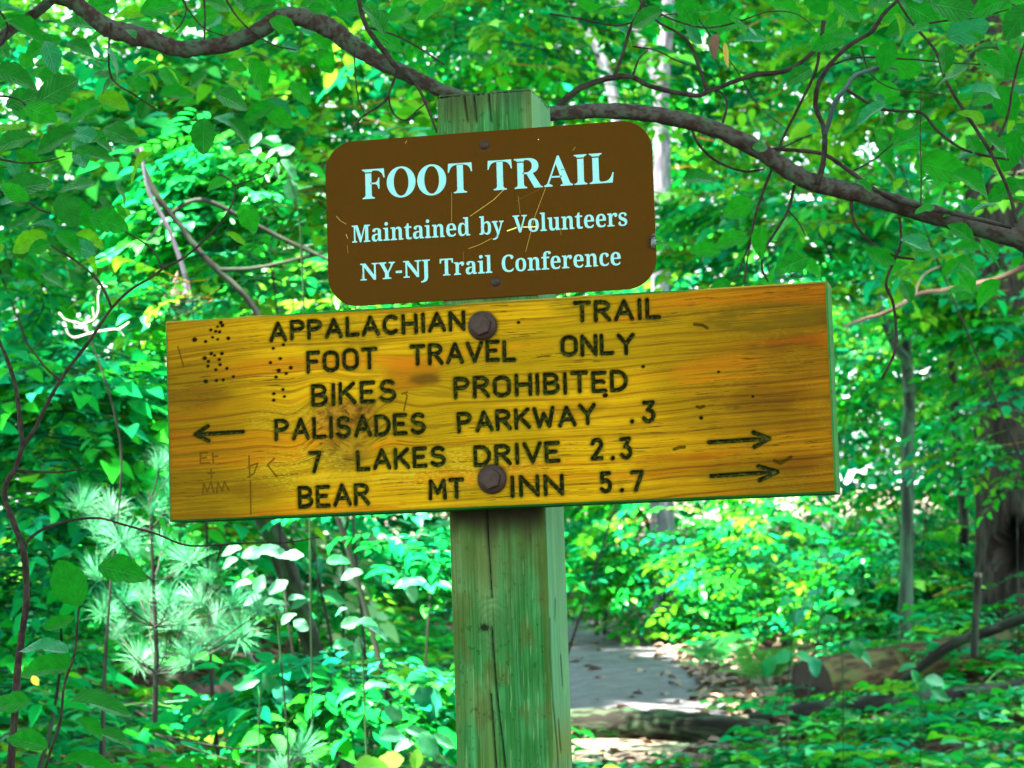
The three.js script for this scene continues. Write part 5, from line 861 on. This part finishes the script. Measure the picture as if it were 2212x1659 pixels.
leafyShoot('seedling', 'seedling with two white glinting leaves in front of the sawn log', 'plant', [1985, 1640], [[1988, 1550], [1990, 1480]], [[1978, 1462, 42, 300], [1998, 1480, 45, 240], [2020, 1470, 55, 350], [1960, 1440, 50, 180], [2030, 1500, 60, 330]], 8.5, [...paleLeaf, ...midLeaf], 66);
leafyShoot('seedling', 'seedling at trail edge with bluish leaves right of post', 'plant', [1695, 1640], [[1700, 1500], [1710, 1400], [1718, 1310]], [[1690, 1420, 60, 200], [1740, 1420, 60, 340], [1660, 1440, 65, 240], [1760, 1440, 60, 290], [1725, 1330, 45, 60], [1700, 1300, 50, 180], [1745, 1305, 45, 10]], 8.2, midLeaf, 67);
leafyShoot('seedling', 'tall seedling standing before the sawn log near the fallen trunk', 'plant', [1815, 1620], [[1820, 1450], [1812, 1330], [1800, 1240], [1790, 1200]], [[1780, 1195, 40, 120], [1810, 1200, 40, 20], [1850, 1400, 55, 290], [1790, 1340, 50, 180], [1840, 1300, 50, 10], [1870, 1420, 60, 330], [1760, 1280, 50, 190]], 8.4, midLeaf, 68);
leafyShoot('seedling', 'thin wiry seedling with sparse leaves between the pale shoot and the post', 'plant', [690, 1700], [[690, 1500], [688, 1330], [682, 1200], [672, 1090]], [[720, 1290, 65, 340], [650, 1300, 60, 200], [730, 1210, 60, 10], [660, 1220, 40, 270], [690, 1220, 42, 270], [710, 1450, 50, 350], [660, 1470, 60, 190], [740, 1390, 55, 20]], 5.8, midLeaf, 69);
leafyShoot('seedling', 'leaf cluster of three broad leaves above the fallen grey branch', 'plant', [560, 1700], [[560, 1540], [565, 1480]], [[530, 1475, 75, 190], [585, 1480, 75, 300], [555, 1500, 50, 260], [610, 1500, 60, 330]], 5.2, midLeaf, 70);

// ---------------------------------------------------------------- ferns, ground plants and fallen leaves
{
  const frond = (seed) => { const r = Rng(seed), list = []; for (let i = 0; i < 22; i++) { const t = 0.12 + 0.86 * i / 21, L = 0.26 * Math.sin(Math.PI * Math.pow(t, 0.6)) + 0.02, arch = (x) => V(x, 0.35 * x - 0.55 * x * x, 0); for (const s of [-1, 1]) { const g = leafGeo({ len: L, wid: 0.15, rows: 3, fold: 0.1, curl: 0.2, tip: 0.8 }); g.rotateY(-s * (1.2 + 0.15 * r())); g.rotateX(s * 0.15); const p = arch(t); g.translate(p.x, p.y, p.z); list.push(tinted(g, [1, 1, 1])); } } list.push(tinted(tube([V(0, 0, 0), V(0.3, 0.055, 0), V(0.6, 0.012, 0), V(1, -0.2, 0)], [0.01, 0.008, 0.006, 0.002], { seg: 3, per: 2, lump: 0 }), [1.5, 0.8, 0.7])); return mergeGeometries(list); };
  const F = [frond(1), frond(2)], fm = [[0.06, 0.26, 0.03], [0.02, 0.20, 0.04]].map((c) => leafMat(c, { vertexColors: true }));
  for (const [x, y, s, n, m, lb] of [[1650, 1480, 0.3, 11, 0, 'light green fern at the trail edge left of the sawn log'], [2170, 1330, 0.34, 10, 0, 'light green fern right of the short cut stem'], [1540, 1440, 0.24, 9, 1, 'small fern where the trail bends'], [1880, 1610, 0.18, 8, 1, 'low dark fern in front of the fallen trunk'], [440, 1600, 0.2, 9, 1, 'small fern at the bottom beneath the pine seedling']]) {
    const p = onGround(x, y, 5, 40), t = thing('fern', lb, 'fern', p), r = Rng(x);
    for (let i = 0; i < n; i++) { const f = part('frond', F[i % 2], fm[m], t); f.rotation.set(0, i / n * 6.28 + r() * 0.5, 0.35 + 0.5 * r(), 'YZX'); f.scale.setScalar(s * (0.8 + 0.4 * r())); f.position.y = 0.02; }
  }
  const r = Rng(310), lists = [[], []];
  for (let i = 0; i < 26000; i++) {
    const d = mix(4.4, 26, Math.pow(r(), 0.9)), px = mix(-900, 3060, r()), ry = ray(px, 1500), p = camera.position.clone().addScaledVector(ry, d), v = onTrail(p.x, p.z); p.y = groundY(p.x, p.z);
    if (v < 0.62 + 0.1 * r()) continue;
    const n = fbm(p.x * 0.9 + 4, p.z * 0.9, 3); if (n < 0.36) continue;
    const low = d < 10.9 && d > 7 && px > 1150 && px < 1680 ? 0.5 : d < 10.9 && px >= 1680 ? 0.3 : 0;
    if (r() < low) continue;
    p.y += 0.03 + (low ? 0.09 : 0.42) * r() * r() * sstep(0.6, 1.6, v);
    lists[i % 2].push([p, quat((r() - 0.5) * 0.5, r() * 7, 0.35 * r()), 0.16 + 0.14 * r(), pick(r() < 0.5 ? PAL.mid : r() < 0.5 ? PAL.blue : PAL.lime, r)]);
  }
  const g = new THREE.Group(); g.name = 'ground_cover'; scene.add(g); tag(g, 'low green plants covering the forest floor on both sides of trail', 'ground cover', null, 'stuff');
  copies('leaves', SPRAYS[2], M.spray, lists[0], g); copies('leaves', SPRAYS[3], M.gloss, lists[1], g);
  const litter = [], lg = leafGeo({ len: 1, wid: 0.55, rows: 3, fold: 0.3, curl: 0.3 });
  for (let i = 0; i < 14000; i++) { const d = mix(5, 20, r()), ry = ray(mix(-300, 2500, r()), 1500), p = camera.position.clone().addScaledVector(ry, d), v = onTrail(p.x, p.z); if (v < 0.5 && r() < 0.82) continue; p.y = groundY(p.x, p.z) + 0.02; const k = 0.5 + r(); litter.push([p, quat((r() - 0.5) * 0.9, r() * 7, (r() - 0.5) * 0.9), 0.06 + 0.04 * r(), rgb(0.15 * k, 0.095 * k, 0.06 * k)]); }
  const lt = copies('leaf_litter', lg, new THREE.MeshStandardMaterial({ color: 0xffffff, roughness: 0.85, side: THREE.DoubleSide }), litter, scene); tag(lt, 'fallen brown leaves scattered over the forest floor', 'leaf litter', null, 'stuff');
}

renderer.render(scene, camera);
